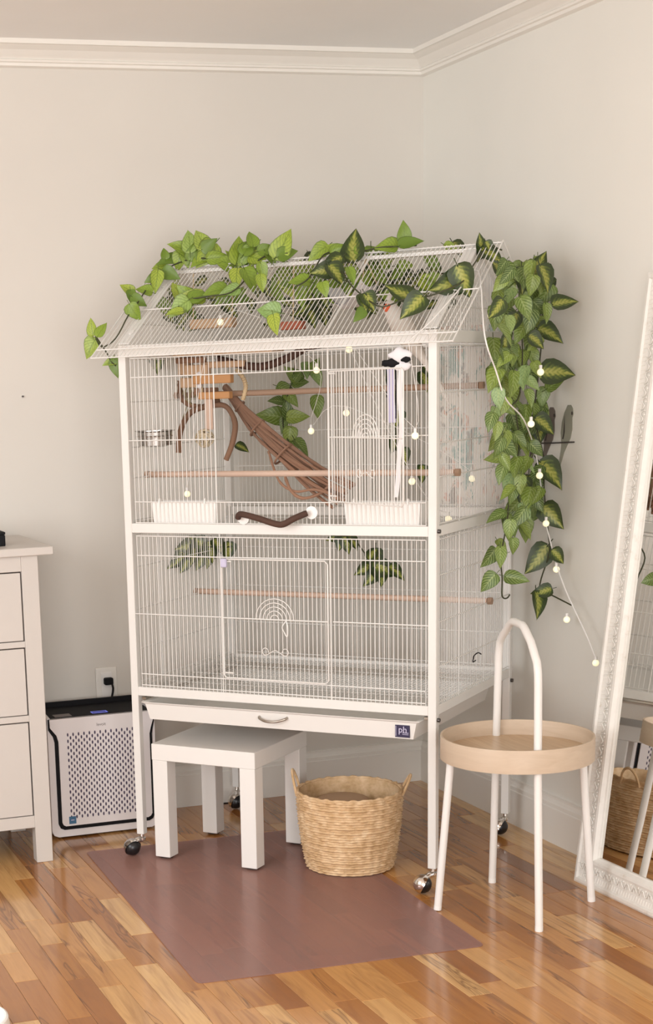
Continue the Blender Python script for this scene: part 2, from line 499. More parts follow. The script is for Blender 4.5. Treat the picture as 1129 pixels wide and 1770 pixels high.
WM = M['white_metal']
cage = thing('bird_cage', 'large white wire bird cage with gabled roof on casters in the room corner', 'bird cage', CO, GA)
PT = 0.0225
SL = (1.662 - 1.409) / (CD / 2 + 0.06)
def roofz(v): return 1.409 + SL * (min(v, CD - v) + 0.06)
posts = {(0, 0): (0, 0), (1, 0): (CW - PT, 0), (0, 1): (0, CD - PT), (1, 1): (CW - PT, CD - PT)}
for k, (u, v) in posts.items():
    part(cage, 'post', MB().rbox((u, v, 0.062), (u + PT, v + PT, 1.442), 0.0015, 1), WM)
for z0, z1 in ((0.4735, 0.4988), (0.935, 0.9610), (1.412, 1.442)):
    for v in (0.001, CD - 0.021):
        part(cage, 'beam', MB().rbox((PT, v, z0), (CW - PT, v + 0.02, z1), 0.001, 1), WM)
    for u in (0.001, CW - 0.021):
        part(cage, 'beam', MB().rbox((u, PT, z0), (u + 0.02, CD - PT, z1), 0.001, 1), WM)
for u, v in ((CW + 0.001, 0.011), (CW + 0.001, CD - 0.011)):
    for z in (0.462, 0.948):
        part(cage, 'bolt', MB().tube([(u - 0.001, v, z), (u + 0.006, v, z)], 0.0055, 8), M['dark_metal'])
# casters: swivel stem and hood with a ball wheel
cpos = {(0, 0): (-0.006, -0.018, 2.6), (1, 0): (CW - 0.026, -0.026, 3.4), (0, 1): (0.030, CD - 0.058, 2.9), (1, 1): (CW - 0.020, CD - 0.036, 3.2)}
for k, (cu, cv, ang) in cpos.items():
    pu, pv = posts[k]; pu += PT / 2; pv += PT / 2
    cm = MB()
    cm.tube([(pu, pv, 0.064), (pu, pv, 0.046)], 0.006, 10)
    cm.tube([(pu, pv, 0.050), (pu, pv, 0.044)], 0.011, 12)
    cm.tube(smooth_path([(pu, pv, 0.046), ((pu+cu)/2, (pv+cv)/2, 0.044), (cu, cv, 0.036)], 4), 0.009, 10)
    n = 16; vs = []; fs = []
    ax = Vector((math.cos(ang), math.sin(ang), 0.5)).normalized(); e1 = ax.orthogonal().normalized(); e2 = ax.cross(e1)
    for i in range(7):
        th = (PI * 0.56) * i / 6
        for j in range(n):
            a = 2 * PI * j / n
            vs.append(Vector((cu, cv, 0.0265)) + 0.0262 * (-ax * -math.cos(th) + (e1 * math.cos(a) + e2 * math.sin(a)) * math.sin(th)))
    for i in range(6):
        for j in range(n): fs.append((i*n+j, i*n+(j+1) % n, (i+1)*n+(j+1) % n, (i+1)*n+j))
    cm.add(vs, fs, True)
    c = part(cage, 'caster', cm, M['chrome'], label='chrome ball caster')
    part(cage, 'wheel', MB().ball((cu, cv, 0.0262), 0.0242, 18), M['rubber'], parent=c, label='black rubber wheel')

PITCH = 0.0127
WR = 0.00115
def panel(bars, cross, name='wire_panel', wr=0.0016, br=0.00115):
    """bars: list of (a, b) thin wires joined as one; cross: thicker wires, each an object"""
    mb = MB()
    for a, b in bars: mb.wire(a, b, br)
    p = part(cage, name, mb, WM, kind='stuff')
    for a, b in cross:
        part(cage, 'cross_wire', MB().wire(a, b, wr), WM, parent=p)
    return p
def steps(a, b):
    n = round((b - a) / PITCH)
    return [a + (b - a) * i / n for i in range(n + 1)]
v0 = 0.006
U0, UA, UB, U1 = 0.035, 0.291, 0.622, 0.885
bars = []
for u in steps(U0, U1):
    if UA + 0.004 < u < UB - 0.004:
        bars += [((u, v0, 0.958), (u, v0, 1.020)), ((u, v0, 1.356), (u, v0, 1.406))]
    else:
        bars.append(((u, v0, 0.958), (u, v0, 1.406)))
w = v0 - 0.0022
panel(bars, [((U0, w, z), (U1, w, z)) for z in (0.963, 1.020, 1.356, 1.406)] + [((U0 - 0.012, w, 1.187), (UA, w, 1.187)), ((UB, w, 1.187), (U1 + 0.006, w, 1.187))]
      + [((u, w, 0.952), (u, w, 1.42)) for u in (UA, UB)])
panel([((u, v0, 0.498), (u, v0, 0.926)) for u in steps(U0, U1)],
      [((U0, w, z), (U1, w, z)) for z in (0.505, 0.537, 0.872, 0.926)] + [((U0 - 0.012, w, 0.708), (0.296, w, 0.708)), ((0.628, w, 0.708), (U1 + 0.01, w, 0.708))]
      + [((u, w, 0.495), (u, w, 0.935)) for u in (UB,)] + [((0.296, w, 0.495), (0.296, w, 0.935))])
def arc(fn, c, zc, r, n=12): return [fn(c + r * math.cos(PI * i / n), zc + r * math.sin(PI * i / n)) for i in range(n + 1)]
def door(fn, wd, z0, z1, zmid, arch_c, bars=True):
    fr = MB()
    rr = 0.008
    loop = [fn(rr, z0), fn(wd - rr, z0), fn(wd, z0 + rr), fn(wd, z1 - rr), fn(wd - rr, z1), fn(rr, z1), fn(0, z1 - rr), fn(0, z0 + rr)]
    fr.tube(loop, 0.0021, 6, True, closed=True)
    d = part(cage, 'door', fr, WM)
    if bars:
        b = MB()
        for u in steps(0, wd)[1:-1]: b.wire(fn(u, z0), fn(u, z1), WR)
        part(cage, 'bars', b, WM, parent=d, kind='stuff')
    part(cage, 'cross_wire', MB().wire(fn(0, zmid), fn(wd, zmid), 0.0018), WM, parent=d)
    for r in (0.0125, 0.0235, 0.0345, 0.0455, 0.0565):
        part(cage, 'arch_wire', MB().tube(arc(fn, arch_c, zmid, r), 0.0013, 5), WM, parent=d)
    zz = zmid - 0.088
    sc = [fn(arch_c + x, zz + y) for x, y in ((-0.020, -0.002), (-0.024, 0.008), (-0.034, 0.009), (-0.039, 0.0), (-0.033, -0.009), (-0.024, -0.008), (-0.012, -0.001), (0, 0.004), (0.012, -0.001), (0.024, -0.008), (0.033, -0.009), (0.039, 0.0), (0.034, 0.009), (0.024, 0.008), (0.020, -0.002))]
    part(cage, 'scroll_wire', MB().tube(smooth_path(sc, 3), 0.0011, 5), WM, parent=d)
    for z in (z0 + 0.014, z1 - 0.006):
        part(cage, 'latch', MB().tube([fn(0.004, z), fn(0.030, z)], 0.0022, 6), WM, parent=d)
    return d
door(lambda x, z: (0.303 + x, -0.0022, z), 0.313, 0.542, 0.868, 0.708, 0.157, bars=False)
ca, sa = math.cos(math.radians(33)), math.sin(math.radians(33))
door(lambda x, z: (UB + 0.003 + x * ca, -0.003 - x * sa, z), 0.325, 1.024, 1.352, 1.187, 0.165)
# tie left on the lower door
part(cage, 'bag_tie', MB().tube(smooth_path([(0.494, -0.004, 0.706), (0.484, -0.006, 0.690), (0.488, -0.006, 0.678), (0.498, -0.006, 0.664), (0.500, -0.006, 0.690), (0.495, -0.004, 0.706)], 4), 0.0014, 5), M['white_plastic'], label='white plastic tie on the door')
part(cage, 'tag_clip', MB().rbox((0.304, -0.012, 0.846), (0.322, -0.004, 0.870), 0.002, 1), M['lilac'], label='lilac clip on the lower door')
# side and rear panels
for u, wu in ((CW - 0.006, 0.0022), (0.006, -0.0022)):
    ub = u + wu
    panel([((u, v, 0.963), (u, v, roofz(v) - 0.008)) for v in steps(0.03, CD - 0.03)],
          [((ub, 0.024, z), (ub, CD - 0.024, z)) for z in (0.966, 1.083, 1.167, 1.291, 1.406)] + [((ub, 0.10, 1.50), (ub, CD - 0.10, 1.50))]
          + [((ub, v, 0.958), (ub, v, roofz(v) - 0.01)) for v in (0.18, 0.39)], br=0.0009)
    panel([((u, v, 0.498), (u, v, 0.930)) for v in steps(0.03, CD - 0.03)],
          [((ub, 0.024, z), (ub, CD - 0.024, z)) for z in (0.505, 0.600, 0.715, 0.835, 0.926)] + [((ub, v, 0.492), (ub, v, 0.932)) for v in (0.18, 0.39)], br=0.0009)
vb = CD - 0.006
panel([((u, vb, 0.963), (u, vb, 1.412)) for u in steps(0.03, CW - 0.03)], [((0.024, vb + 0.002, z), (CW - 0.024, vb + 0.002, z)) for z in (0.966, 1.083, 1.187, 1.291, 1.406)], br=0.0009)
panel([((u, vb, 0.498), (u, vb, 0.930)) for u in steps(0.03, CW - 0.03)], [((0.024, vb + 0.002, z), (CW - 0.024, vb + 0.002, z)) for z in (0.505, 0.600, 0.715, 0.835, 0.926)], br=0.0009)
# roof
RU0, RU1 = -0.050, 0.977
ridge = 1.662
for side in (0, 1):
    f = (lambda v: v) if side == 0 else (lambda v: CD - v)
    zr = lambda v: 1.409 + SL * (v + 0.06)
    bars = [((u, f(-0.06), zr(-0.06)), (u, f(CD / 2), ridge)) for u in steps(RU0, RU1)]
    panel(bars, [((RU0, f(v), zr(v) + 0.002), (RU1, f(v), zr(v) + 0.002)) for v in (-0.06, -0.028, 0.13, CD / 2 - 0.008)]
          + [((u, f(-0.06), zr(-0.06) + 0.002), (u, f(CD / 2), ridge + 0.002)) for u in (RU0, 0.305, 0.62, RU1)], 'roof_panel', 0.0019)
    for u in (0.0, CW - 0.036):
        rf = MB()
        vs = []
        for vv, dz in ((0.004, -0.004), (CD / 2, -0.004)):
            vs += [(u, f(vv), zr(vv) + dz - 0.003), (u + 0.036, f(vv), zr(vv) + dz - 0.003), (u + 0.036, f(vv), zr(vv) + dz - 0.0), (u, f(vv), zr(vv) + dz - 0.0)]
        rf.add(vs, [(0, 1, 2, 3), (4, 7, 6, 5), (0, 4, 5, 1), (1, 5, 6, 2), (2, 6, 7, 3), (3, 7, 4, 0)])
        r = part(cage, 'rafter', rf, WM)
        for vv in (0.045, 0.24):
            p0 = Vector((u + 0.018, f(vv), zr(vv) - 0.0035)); nn = Vector((0, -SL if side == 0 else SL, 1)).normalized()
            part(cage, 'bolt', MB().tube([p0, p0 + nn * 0.003], 0.0095, 12), WM, parent=r)
part(cage, 'ridge_rail', MB().rbox((-0.002, CD / 2 - 0.016, 1.640), (CW + 0.002, CD / 2 + 0.016, 1.650), 0.001, 1), WM)
# floor grate
g = MB()
for u in steps(0.03, CW - 0.03): g.wire((u, 0.02, 0.490), (u, CD - 0.02, 0.490), 0.001)
gr = part(cage, 'floor_grate', g, WM, kind='stuff')
for v in (0.02, 0.17, 0.32, 0.47, CD - 0.02):
    part(cage, 'cross_wire', MB().wire((0.024, v, 0.488), (CW - 0.024, v, 0.488), 0.0018), WM, parent=gr)
# pull-out litter tray
tr_ = MB()
T0, T1, B0, B1 = (0.052, 0.872, 0.068, 0.858)
def ring(u0, u1, va, vb_, z): return [(u0, va, z), (u1, va, z), (u1, vb_, z), (u0, vb_, z)]
R_ = [ring(B0, B1, -0.014, 0.56, 0.4115), ring(T0 + 0.004, T1 - 0.004, -0.018, 0.57, 0.455), ring(T0 - 0.006, T1 + 0.006, -0.022, 0.58, 0.4595),
      ring(T0 - 0.006, T1 + 0.006, -0.022, 0.58, 0.461), ring(T0 + 0.008, T1 - 0.008, -0.014, 0.566, 0.4595), ring(B0 + 0.004, B1 - 0.004, -0.010, 0.556, 0.4155)]
vs = sum(R_, []); fs = []
for i in range(5):
    for j in range(4): fs.append((i*4+j, i*4+(j+1) % 4, (i+1)*4+(j+1) % 4, (i+1)*4+j))
fs += [(3, 2, 1, 0), (20, 21, 22, 23)]
tr_.add(vs, fs)
tray = part(cage, 'litter_tray', tr_, WM)
part(cage, 'tray_handle', MB().tube(smooth_path([(u - 0.017, v + 0.032, z - 0.006) for u, v, z in ((0.433, -0.050, 0.449), (0.436, -0.058, 0.446), (0.455, -0.066, 0.441), (0.474, -0.068, 0.440), (0.494, -0.066, 0.442), (0.513, -0.058, 0.448), (0.516, -0.050, 0.451))], 4), 0.0034, 8), M['nickel'], parent=tray, label='brushed metal bow handle')
part(cage, 'brand_label', MB().box((0.810, -0.0192, 0.416), (0.850, -0.0165, 0.4485)), M['indigo'], parent=tray, label='dark indigo square label printed ph')
def text(root, name, s, size, m, loc, rx=PI / 2, rz=0, ext=0.0002):
    c = bpy.data.curves.new(name, 'FONT'); c.body = s; c.size = size; c.extrude = ext
    c.align_x = 'CENTER'; c.align_y = 'CENTER'; c.materials.append(m)
    tmp = bpy.data.objects.new(name, c)
    me = bpy.data.meshes.new_from_object(tmp); me.name = name
    bpy.data.objects.remove(tmp)
    o = bpy.data.objects.new(name, me); COL.objects.link(o); o.parent = root; o['kind'] = 'stuff'
    o.location = loc; o.rotation_euler = (rx, 0, rz)
    return o
text(tray, 'lettering', 'ph', 0.024, M['lilac'], (0.831, -0.0195, 0.436))
part(cage, 'print_line', MB().box((0.830, -0.0195, 0.4275), (0.847, -0.0191, 0.4290)).box((0.830, -0.0195, 0.4235), (0.847, -0.0191, 0.4247)).box((0.8115, -0.0195, 0.419), (0.8128, -0.0191, 0.446)), M['lilac'], parent=tray, kind='stuff')
for u in (0.034, 0.880):
    part(cage, 'tray_runner', MB().rbox((u, 0.003, 0.4620), (u + 0.012, 0.60, 0.4700), 0.001, 1), M['nickel'])

# ------------------------------------------------------------------ things in and on the cage
def dowel(label, v, z, ends, m=M['dowel']):
    t = cthing('perch', label, 'perch', (CW / 2, v, z - 0.008), 'wooden dowel perches across the cage')
    off = (CW / 2, v, z - 0.008)
    part(t, 'rod', MB().tube([(0.004, v, z), (CW - 0.004, v, z)], 0.0085, 12), m, off)
    for u in ends:
        part(t, 'end_cap', MB().tube([(u, v, z), (u + 0.012, v, z)], 0.0105, 6), M['brown_dowel'], off)
    return t
dowel('pinkish wooden dowel perch spanning the cage below the twig bundle', 0.145, 1.087, (CW - 0.002, -0.010))
dowel('brownish wooden dowel perch spanning the cage behind the rope, highest of three', 0.33, 1.303, (CW - 0.002, -0.010), M['brown_dowel'])
dowel('pale wooden dowel perch across the empty lower compartment', 0.415, 0.720, (CW - 0.002, -0.010))

def seed_cup(u0, u1, label):
    t = cthing('seed_cup', label, 'feeder', ((u0 + u1) / 2, 0.04, 0.962), 'white seed cups behind the front bars')
    off = ((u0 + u1) / 2, 0.04, 0.962)
    a, b, z0, z1, k = 0.009, 0.075, 0.9625, 1.020, 0.004
    mb = MB()
    rings = [ring(u0 + k, u1 - k, a + k, b - k, z0), ring(u0, u1, a, b, z1), ring(u0 + .003, u1 - .003, a + .003, b - .003, z1), ring(u0 + k + .003, u1 - k - .003, a + k + .002, b - k - .002, z0 + .003)]
    vs = sum(rings, []); fs = [(3, 2, 1, 0), (12, 13, 14, 15)]
    for i in range(3):
        for j in range(4): fs.append((i*4+j, i*4+(j+1) % 4, (i+1)*4+(j+1) % 4, (i+1)*4+j))
    mb.add(vs, fs)
    part(t, 'cup', mb, M['white_plastic'], off)
    for u in (u0 + 0.03, u1 - 0.03):
        part(t, 'hook', MB().tube(smooth_path([(u, 0.011, 1.012), (u, 0.009, 1.026), (u, 0.001, 1.028), (u, -0.001, 1.016)], 3), 0.0022, 6), M['white_plastic'], off)
seed_cup(0.084, 0.285, 'white plastic seed cup under the steel bowl, left end of the front')
seed_cup(0.660, 0.868, 'white plastic seed cup below the opened wire door, right end of the front')

# branch handle perch on the front
off = (0.46, -0.01, 0.96)
t = cthing('branch_perch', 'short dark brown bent branch fixed outside the front above the middle rail', 'perch', off)
part(t, 'branch', MB().tube(smooth_path([(0.362, -0.012, 0.980), (0.372, -0.020, 0.990), (0.400, -0.030, 0.988), (0.440, -0.034, 0.979), (0.480, -0.036, 0.968), (0.505, -0.034, 0.966), (0.535, -0.028, 0.981), (0.565, -0.012, 0.994)], 4), [0.0085] * 28 + [0.0075], 10), M['dark_branch'], off)
for u, z in ((0.372, 0.978), (0.572, 0.994)):
    part(t, 'washer', MB().tube([(u, -0.001, z), (u, 0.003, z)], 0.017, 16), M['white_plastic'], off, label='white plastic washer')

# steel bowl
off = (0.062, 0.08, 1.165)
t = cthing('steel_bowl', 'stainless steel feeding bowl hooked on the left side bars', 'bowl', off)
part(t, 'bowl', MB().lathe([(0.030, 0.0), (0.046, 0.004), (0.049, 0.040), (0.056, 0.043), (0.056, 0.045), (0.048, 0.044), (0.045, 0.008), (0.0, 0.006)], (0.062, 0.08, 1.167), 28), M['steel'], off)
part(t, 'bracket', MB().tube([(0.062 + 0.051 * math.cos(2*PI*i/20), 0.08 + 0.051 * math.sin(2*PI*i/20), 1.196) for i in range(20)], 0.0018, 6, closed=True).tube([(0.012, 0.08, 1.196), (0.006, 0.08, 1.202)], 0.0018, 6), M['steel'], off)

# twig bundle
AX = [Vector(p) for p in ((0.149, 0.34, 1.324), (0.197, 0.34, 1.266), (0.256, 0.33, 1.205), (0.342, 0.32, 1.131), (0.439, 0.30, 1.067), (0.540, 0.28, 1.015))]
WD = [0.010, 0.016, 0.026, 0.034, 0.042, 0.052]
off = (0.34, 0.31, 1.10)
t = cthing('twig_bundle', 'reddish brown bundle of tied vine twigs slanting down through the upper cage', 'perch', off)
for k in range(15):
    a = rnd.uniform(0, 2 * PI); rr = rnd.uniform(0.25, 1.0)
    pts = []
    for i, (p, wd) in enumerate(zip(AX, WD)):
        nrm = Vector((0.68, 0, 0.73)); bin_ = Vector((0, 1, 0))
        tw = a + i * 0.35 + rnd.uniform(-0.25, 0.25)
        pts.append(p + (nrm * math.cos(tw) + bin_ * math.sin(tw) * 0.7) * wd * rr)
    r0 = rnd.uniform(0.0032, 0.0062)
    sp = smooth_path(pts, 5)
    part(t, 'twig', MB().tube(sp, [r0 * rnd.uniform(0.85, 1.18) for _ in sp], 7), M['twig'], off)
lp = smooth_path([(0.350, 0.30, 1.085), (0.385, 0.27, 1.035), (0.425, 0.26, 1.012), (0.470, 0.27, 1.022), (0.500, 0.28, 1.045)], 6)
part(t, 'twig', MB().tube(lp, [0.0045 * rnd.uniform(0.8, 1.2) for _ in lp], 7), M['twig'], off)
lp = smooth_path([(0.300, 0.31, 1.14), (0.345, 0.28, 1.06), (0.400, 0.27, 1.03), (0.470, 0.26, 1.035), (0.55, 0.27, 1.005)], 6)
part(t, 'twig', MB().tube(lp, [0.0038 * rnd.uniform(0.8, 1.2) for _ in lp], 7), M['twig'], off)
for i in (1, 2, 3):
    p, wd = AX[i], WD[i] * 1.08
    n1 = Vector((0.68, 0, 0.73)); n2 = Vector((0, 1, 0))
    part(t, 'binding', MB().tube([p + (n1 * math.cos(q) + n2 * 0.75 * math.sin(q)) * wd for q in [2*PI*j/14 for j in range(14)]], 0.0032, 6, closed=True), M['twig'], off)

# arching branch and dark branch
off = (0.11, 0.30, 1.20)
t = tag(part(None, 'arched_branch', MB().tube(smooth_path([(0.014, 0.3, 1.14), (0.022, 0.3, 1.202), (0.054, 0.3, 1.251), (0.106, 0.3, 1.269), (0.162, 0.3, 1.272), (0.188, 0.3, 1.252), (0.201, 0.3, 1.215), (0.191, 0.3, 1.166), (0.169, 0.3, 1.118)], 5), [0.0085] * 20 + [0.0075] * 8 + [0.0085] * 8 + [0.008] * 5, 9), M['brown_branch'], off), 'brown arched branch perch bending above the pale rattan ball', 'perch')
t.location = cagew(*off); t.rotation_euler = (0, 0, GA)
off = (0.3, 0.30, 1.38)
t = tag(part(None, 'dark_branch', MB().tube(smooth_path([(0.150, 0.3, 1.400), (0.184, 0.3, 1.392), (0.239, 0.3, 1.379), (0.302, 0.3, 1.376), (0.374, 0.3, 1.396), (0.450, 0.3, 1.425), (0.60, 0.29, 1.43)], 5), 0.011, 9), M['dark_branch'], off), 'dark brown branch lying across the cage just under the roof', 'perch')
t.location = cagew(*off); t.rotation_euler = (0, 0, GA)

# wooden toy with blocks and slats
off = (0.12, 0.30, 1.42)
t = cthing('wooden_toy', 'tan wooden bird toy of blocks and slats hanging in the upper left of the cage', 'bird toy', off)
part(t, 'shelf', MB().rbox((0.03, 0.25, 1.410), (0.345, 0.33, 1.424), 0.002, 1), M['tan_wood'], off)
for (bx, by, bz, lx, lz, mm) in ((0.090, 0.29, 1.372, 0.075, 0.030, 'tan_wood'), (0.150, 0.27, 1.345, 0.120, 0.024, 'orange_wood'), (0.062, 0.30, 1.338, 0.060, 0.028, 'tan_wood'), (0.105, 0.31, 1.312, 0.070, 0.020, 'brown_branch'),
                                 (0.150, 0.28, 1.300, 0.100, 0.020, 'orange_wood'), (0.040, 0.31, 1.385, 0.040, 0.05, 'tan_wood'), (0.075, 0.28, 1.400, 0.09, 0.016, 'brown_branch'), (0.170, 0.30, 1.385, 0.14, 0.018, 'tan_wood')):
    part(t, 'block', MB().rbox((max(0.02, bx - lx/2), by - 0.012, bz - lz/2), (bx + lx/2, by + 0.012, bz + lz/2), 0.002, 1), M[mm], off)
part(t, 'slat', MB().rbox((0.115, 0.278, 1.205), (0.140, 0.284, 1.296), 0.001, 1), M['dowel'], off)
part(t, 'cord', MB().tube([(0.100, 0.295, 1.415), (0.100, 0.295, 1.29)], 0.0025, 6), M['rope'], off)
for bz in (1.398, 1.360, 1.328):
    part(t, 'bead', MB().ball((0.100, 0.280, bz), 0.008, 10), M['fabric_white'], off)

off = (0.06, 0.31, 1.28)
t = tag(part(None, 'rope_perch', MB().tube(smooth_path([(0.02, 0.31, 1.345), (0.022, 0.31, 1.300), (0.05, 0.31, 1.275), (0.10, 0.31, 1.270), (0.145, 0.31, 1.287)], 6), [0.0065 if i % 2 else 0.0085 for i in range(25)], 8), M['brown_branch'], off), 'dark knotted rope perch looping below the wooden toy', 'perch')
t.location = cagew(*off); t.rotation_euler = (0, 0, GA)
off = (0.22, 0.32, 1.32)
t = tag(part(None, 'rope_loop', MB().tube(smooth_path([(0.200, 0.32, 1.370), (0.221, 0.32, 1.343), (0.227, 0.32, 1.318), (0.217, 0.32, 1.285)], 8), [0.0052 if i % 2 else 0.0075 for i in range(25)], 8), M['rope'], off), 'short striped rope loop hanging beside the top of the twig bundle', 'bird toy')
t.location = cagew(*off); t.rotation_euler = (0, 0, GA)

off = (0.07, 0.31, 1.24)
t = cthing('grass_tassel', 'thin dried grass strands dangling left of the wooden toy', 'bird toy', off)
for k in range(9):
    u_ = 0.03 + 0.07 * rnd.random(); z_ = rnd.uniform(1.35, 1.40); l_ = rnd.uniform(0.07, 0.15)
    part(t, 'strand', MB().tube(smooth_path([(u_, 0.31, z_), (u_ + rnd.uniform(-.012, .012), 0.30, z_ - l_ * .4), (u_ + rnd.uniform(-.02, .02), 0.31, z_ - l_ * .75), (u_ + rnd.uniform(-.03, .03), 0.305, z_ - l_)], 4), 0.0015, 5), M['grass'], off)
# rattan ball
off = (0.108, 0.28, 1.155)
t = cthing('rattan_ball', 'pale woven rattan ball hanging under the wooden slat', 'bird toy', off)
for k in range(12):
    q = Matrix.Rotation(rnd.uniform(0, PI), 3, 'X') @ Matrix.Rotation(rnd.uniform(0, PI), 3, 'Y')
    part(t, 'strand', MB().tube([Vector((0.112, 0.28, 1.181)) + q @ Vector((0.026 * math.cos(a), 0.026 * math.sin(a), 0)) for a in [2*PI*j/18 for j in range(18)]], 0.0022, 5, closed=True), M['wicker_pale'], off)

# fabric tie with ribbons
off = (0.815, -0.01, 1.36)
t = cthing('cloth_tie', 'white cloth with a black band knotted at the top of the right bars, ribbons trailing', 'cloth', off)
def blob(c, sx, sy, sz, seed):
    r_ = random.Random(seed); mb = MB().ball((0, 0, 0), 1, 18)
    ph = [r_.uniform(0, 6) for _ in range(6)]
    mb.v = [(c[0] + sx * x * (1 + 0.18 * math.sin(5*z + ph[0]) * math.cos(4*x + ph[1])), c[1] + sy * y, c[2] + sz * z * (1 + 0.2 * math.sin(6*x + ph[2]))) for x, y, z in mb.v]
    return mb
part(t, 'knot', blob((0.822, -0.008, 1.384), 0.030, 0.012, 0.018, 3), M['fabric_white'], off)
part(t, 'fold', blob((0.826, -0.006, 1.358), 0.024, 0.010, 0.012, 5), M['fabric_white'], off)
part(t, 'band', blob((0.800, -0.012, 1.366), 0.026, 0.007, 0.010, 8), M['black'], off, label='black band')
part(t, 'band', blob((0.838, -0.012, 1.374), 0.015, 0.007, 0.008, 9), M['black'], off, label='black band')
def ribbon(pts, wd, m):
    P = smooth_path(pts, 6); vs = []; fs = []
    for i, p in enumerate(P):
        for dx, dy in ((-wd, -.0004), (wd, -.0004), (wd, .0004), (-wd, .0004)): vs.append((p.x + dx, p.y + dy + 0.0015 * math.sin(i * .7), p.z))
    for i in range(len(P) - 1):
        for j in range(4): fs.append((i*4+j, i*4+(j+1) % 4, (i+1)*4+(j+1) % 4, (i+1)*4+j))
    fs += [(3, 2, 1, 0), tuple((len(P)-1)*4+j for j in range(4))]
    return part(t, 'ribbon', MB().add(vs, fs), m, off)
ribbon([(0.826, -0.012, 1.378), (0.824, -0.014, 1.30), (0.826, -0.013, 1.20), (0.818, -0.012, 1.10), (0.812, -0.012, 1.035)], 0.006, M['fabric_white'])
ribbon([(0.797, -0.009, 1.352), (0.798, -0.008, 1.29), (0.800, -0.008, 1.22)], 0.010, M['fabric_lilac'])
ribbon([(0.812, -0.010, 1.352), (0.813, -0.009, 1.30), (0.812, -0.009, 1.23)], 0.003, M['black'])

# cockatiel under the roof
off = (0.722, 0.25, 1.435)
t = cthing('cockatiel', 'pale grey cockatiel with an orange cheek sitting under the roof, facing left', 'bird', off)
sp = [(0.800, 0.265, 1.345), (0.775, 0.262, 1.385), (0.748, 0.256, 1.425), (0.726, 0.252, 1.462), (0.708, 0.250, 1.488), (0.696, 0.250, 1.505), (0.688, 0.250, 1.515), (0.680, 0.250, 1.519)]
rr = [0.005, 0.012, 0.026, 0.031, 0.025, 0.0195, 0.0185, 0.010]
spx = smooth_path(sp, 4); rx = [rr[min(i // 4, 7)] + (rr[min(i // 4 + 1, 7)] - rr[min(i // 4, 7)]) * (i % 4) / 4 for i in range(len(spx))]
body = part(t, 'body', MB().tube(spx, rx, 16), M['feather_white'], off)
part(t, 'crest', MB().tube(smooth_path([(0.688, 0.25, 1.530), (0.697, 0.25, 1.548), (0.712, 0.25, 1.562)], 4), [0.007, 0.0065, 0.006, 0.0055, 0.005, 0.004, 0.003, 0.002, 0.001], 8), M['feather_white'], off)
part(t, 'cheek', MB().ball((0.692, 0.2345, 1.510), 0.0115, 12, (1, 0.6, 1)), M['cheek'], off, label='orange cheek patch')
part(t, 'eye', MB().ball((0.684, 0.234, 1.5195), 0.0026, 8), M['black'], off)
part(t, 'beak', MB().tube(smooth_path([(0.674, 0.25, 1.518), (0.667, 0.25, 1.516), (0.664, 0.25, 1.507)], 3), [0.007, 0.0065, 0.006, 0.005, 0.004, 0.0025, 0.001], 8), M['beak'], off)
part(t, 'tail', MB().tube([(0.795, 0.265, 1.352), (0.826, 0.270, 1.30), (0.850, 0.274, 1.255)], [0.008, 0.007, 0.002], 8), M['feather_white'], off)
for du in (-0.008, 0.010):
    part(t, 'foot', MB().tube([(0.732 + du, 0.25, 1.445), (0.728 + du, 0.262, 1.434), (0.722 + du, 0.275, 1.436)], 0.003, 6), M['beak'], off)
off2 = (0.73, 0.28, 1.424)
t = tag(part(None, 'bird_ledge', MB().rbox((0.63, 0.24, 1.418), (0.86, 0.33, 1.430), 0.002, 1), M['tan_wood'], off2), 'tan wooden ledge under the roof on which the cockatiel sits', 'perch')
t.location = cagew(*off2); t.rotation_euler = (0, 0, GA)

# things seen under the roof bars
off = (0.13, 0.30, 1.49)
t = cthing('block_swing', 'tan wooden block swing hung beneath the roof near the left gable', 'bird toy', off)
part(t, 'plank_seat', MB().rbox((0.070, 0.285, 1.486), (0.205, 0.320, 1.512), 0.002, 1), M['tan_wood'], off)
for u in (0.075, 0.20): part(t, 'cord', MB().tube([(u, 0.30, 1.51), (u, 0.31, 1.645)], 0.0018, 5), M['rope'], off)
off = (0.385, 0.30, 1.46)
t = cthing('red_block_toy', 'red wooden block toy dangling beneath the middle of the roof', 'bird toy', off)
part(t, 'block', MB().rbox((0.355, 0.285, 1.470), (0.420, 0.315, 1.492), 0.002, 1), M['red_wood'], off)
part(t, 'cord', MB().tube([(0.388, 0.30, 1.49), (0.388, 0.31, 1.645)], 0.0018, 5), M['rope'], off)
off = (0.585, 0.25, 1.51)
t = cthing('cloth_hammock', 'white cloth hammock slung inside the roof left of the cockatiel', 'hammock', off)
vs = []; fs = []
for i in range(9):
    for j in range(7):
        a, b = i / 8, j / 6
        vs.append((0.525 + 0.115 * a, 0.18 + 0.13 * b, 1.515 + 0.055 * (2*a - 1)**2 + 0.012 * (2*b-1)**2 + 0.004 * math.sin(9*a + 5*b)))
for i in range(8):
    for j in range(6): fs.append((i*7+j, i*7+j+1, (i+1)*7+j+1, (i+1)*7+j))
n0 = len(vs); vs += [(x, y, z - 0.003) for x, y, z in vs]
fs += [tuple(n0 + i for i in f[::-1]) for f in fs]
part(t, 'cloth', MB().add(vs, fs, True), M['fabric_white'], off)
for (u, v) in ((0.527, 0.19), (0.638, 0.19), (0.527, 0.30), (0.638, 0.30)):
    part(t, 'cord', MB().tube([(u, v, 1.572), (0.582 + (u - 0.582) * 0.4, 0.30, 1.645)], 0.0014, 5), M['rope'], off)
off = (0.389, 0.12, 1.53)
t = cthing('clear_bell_toy', 'clear plastic bell toy hanging under the roof front, centre left', 'bird toy', off)
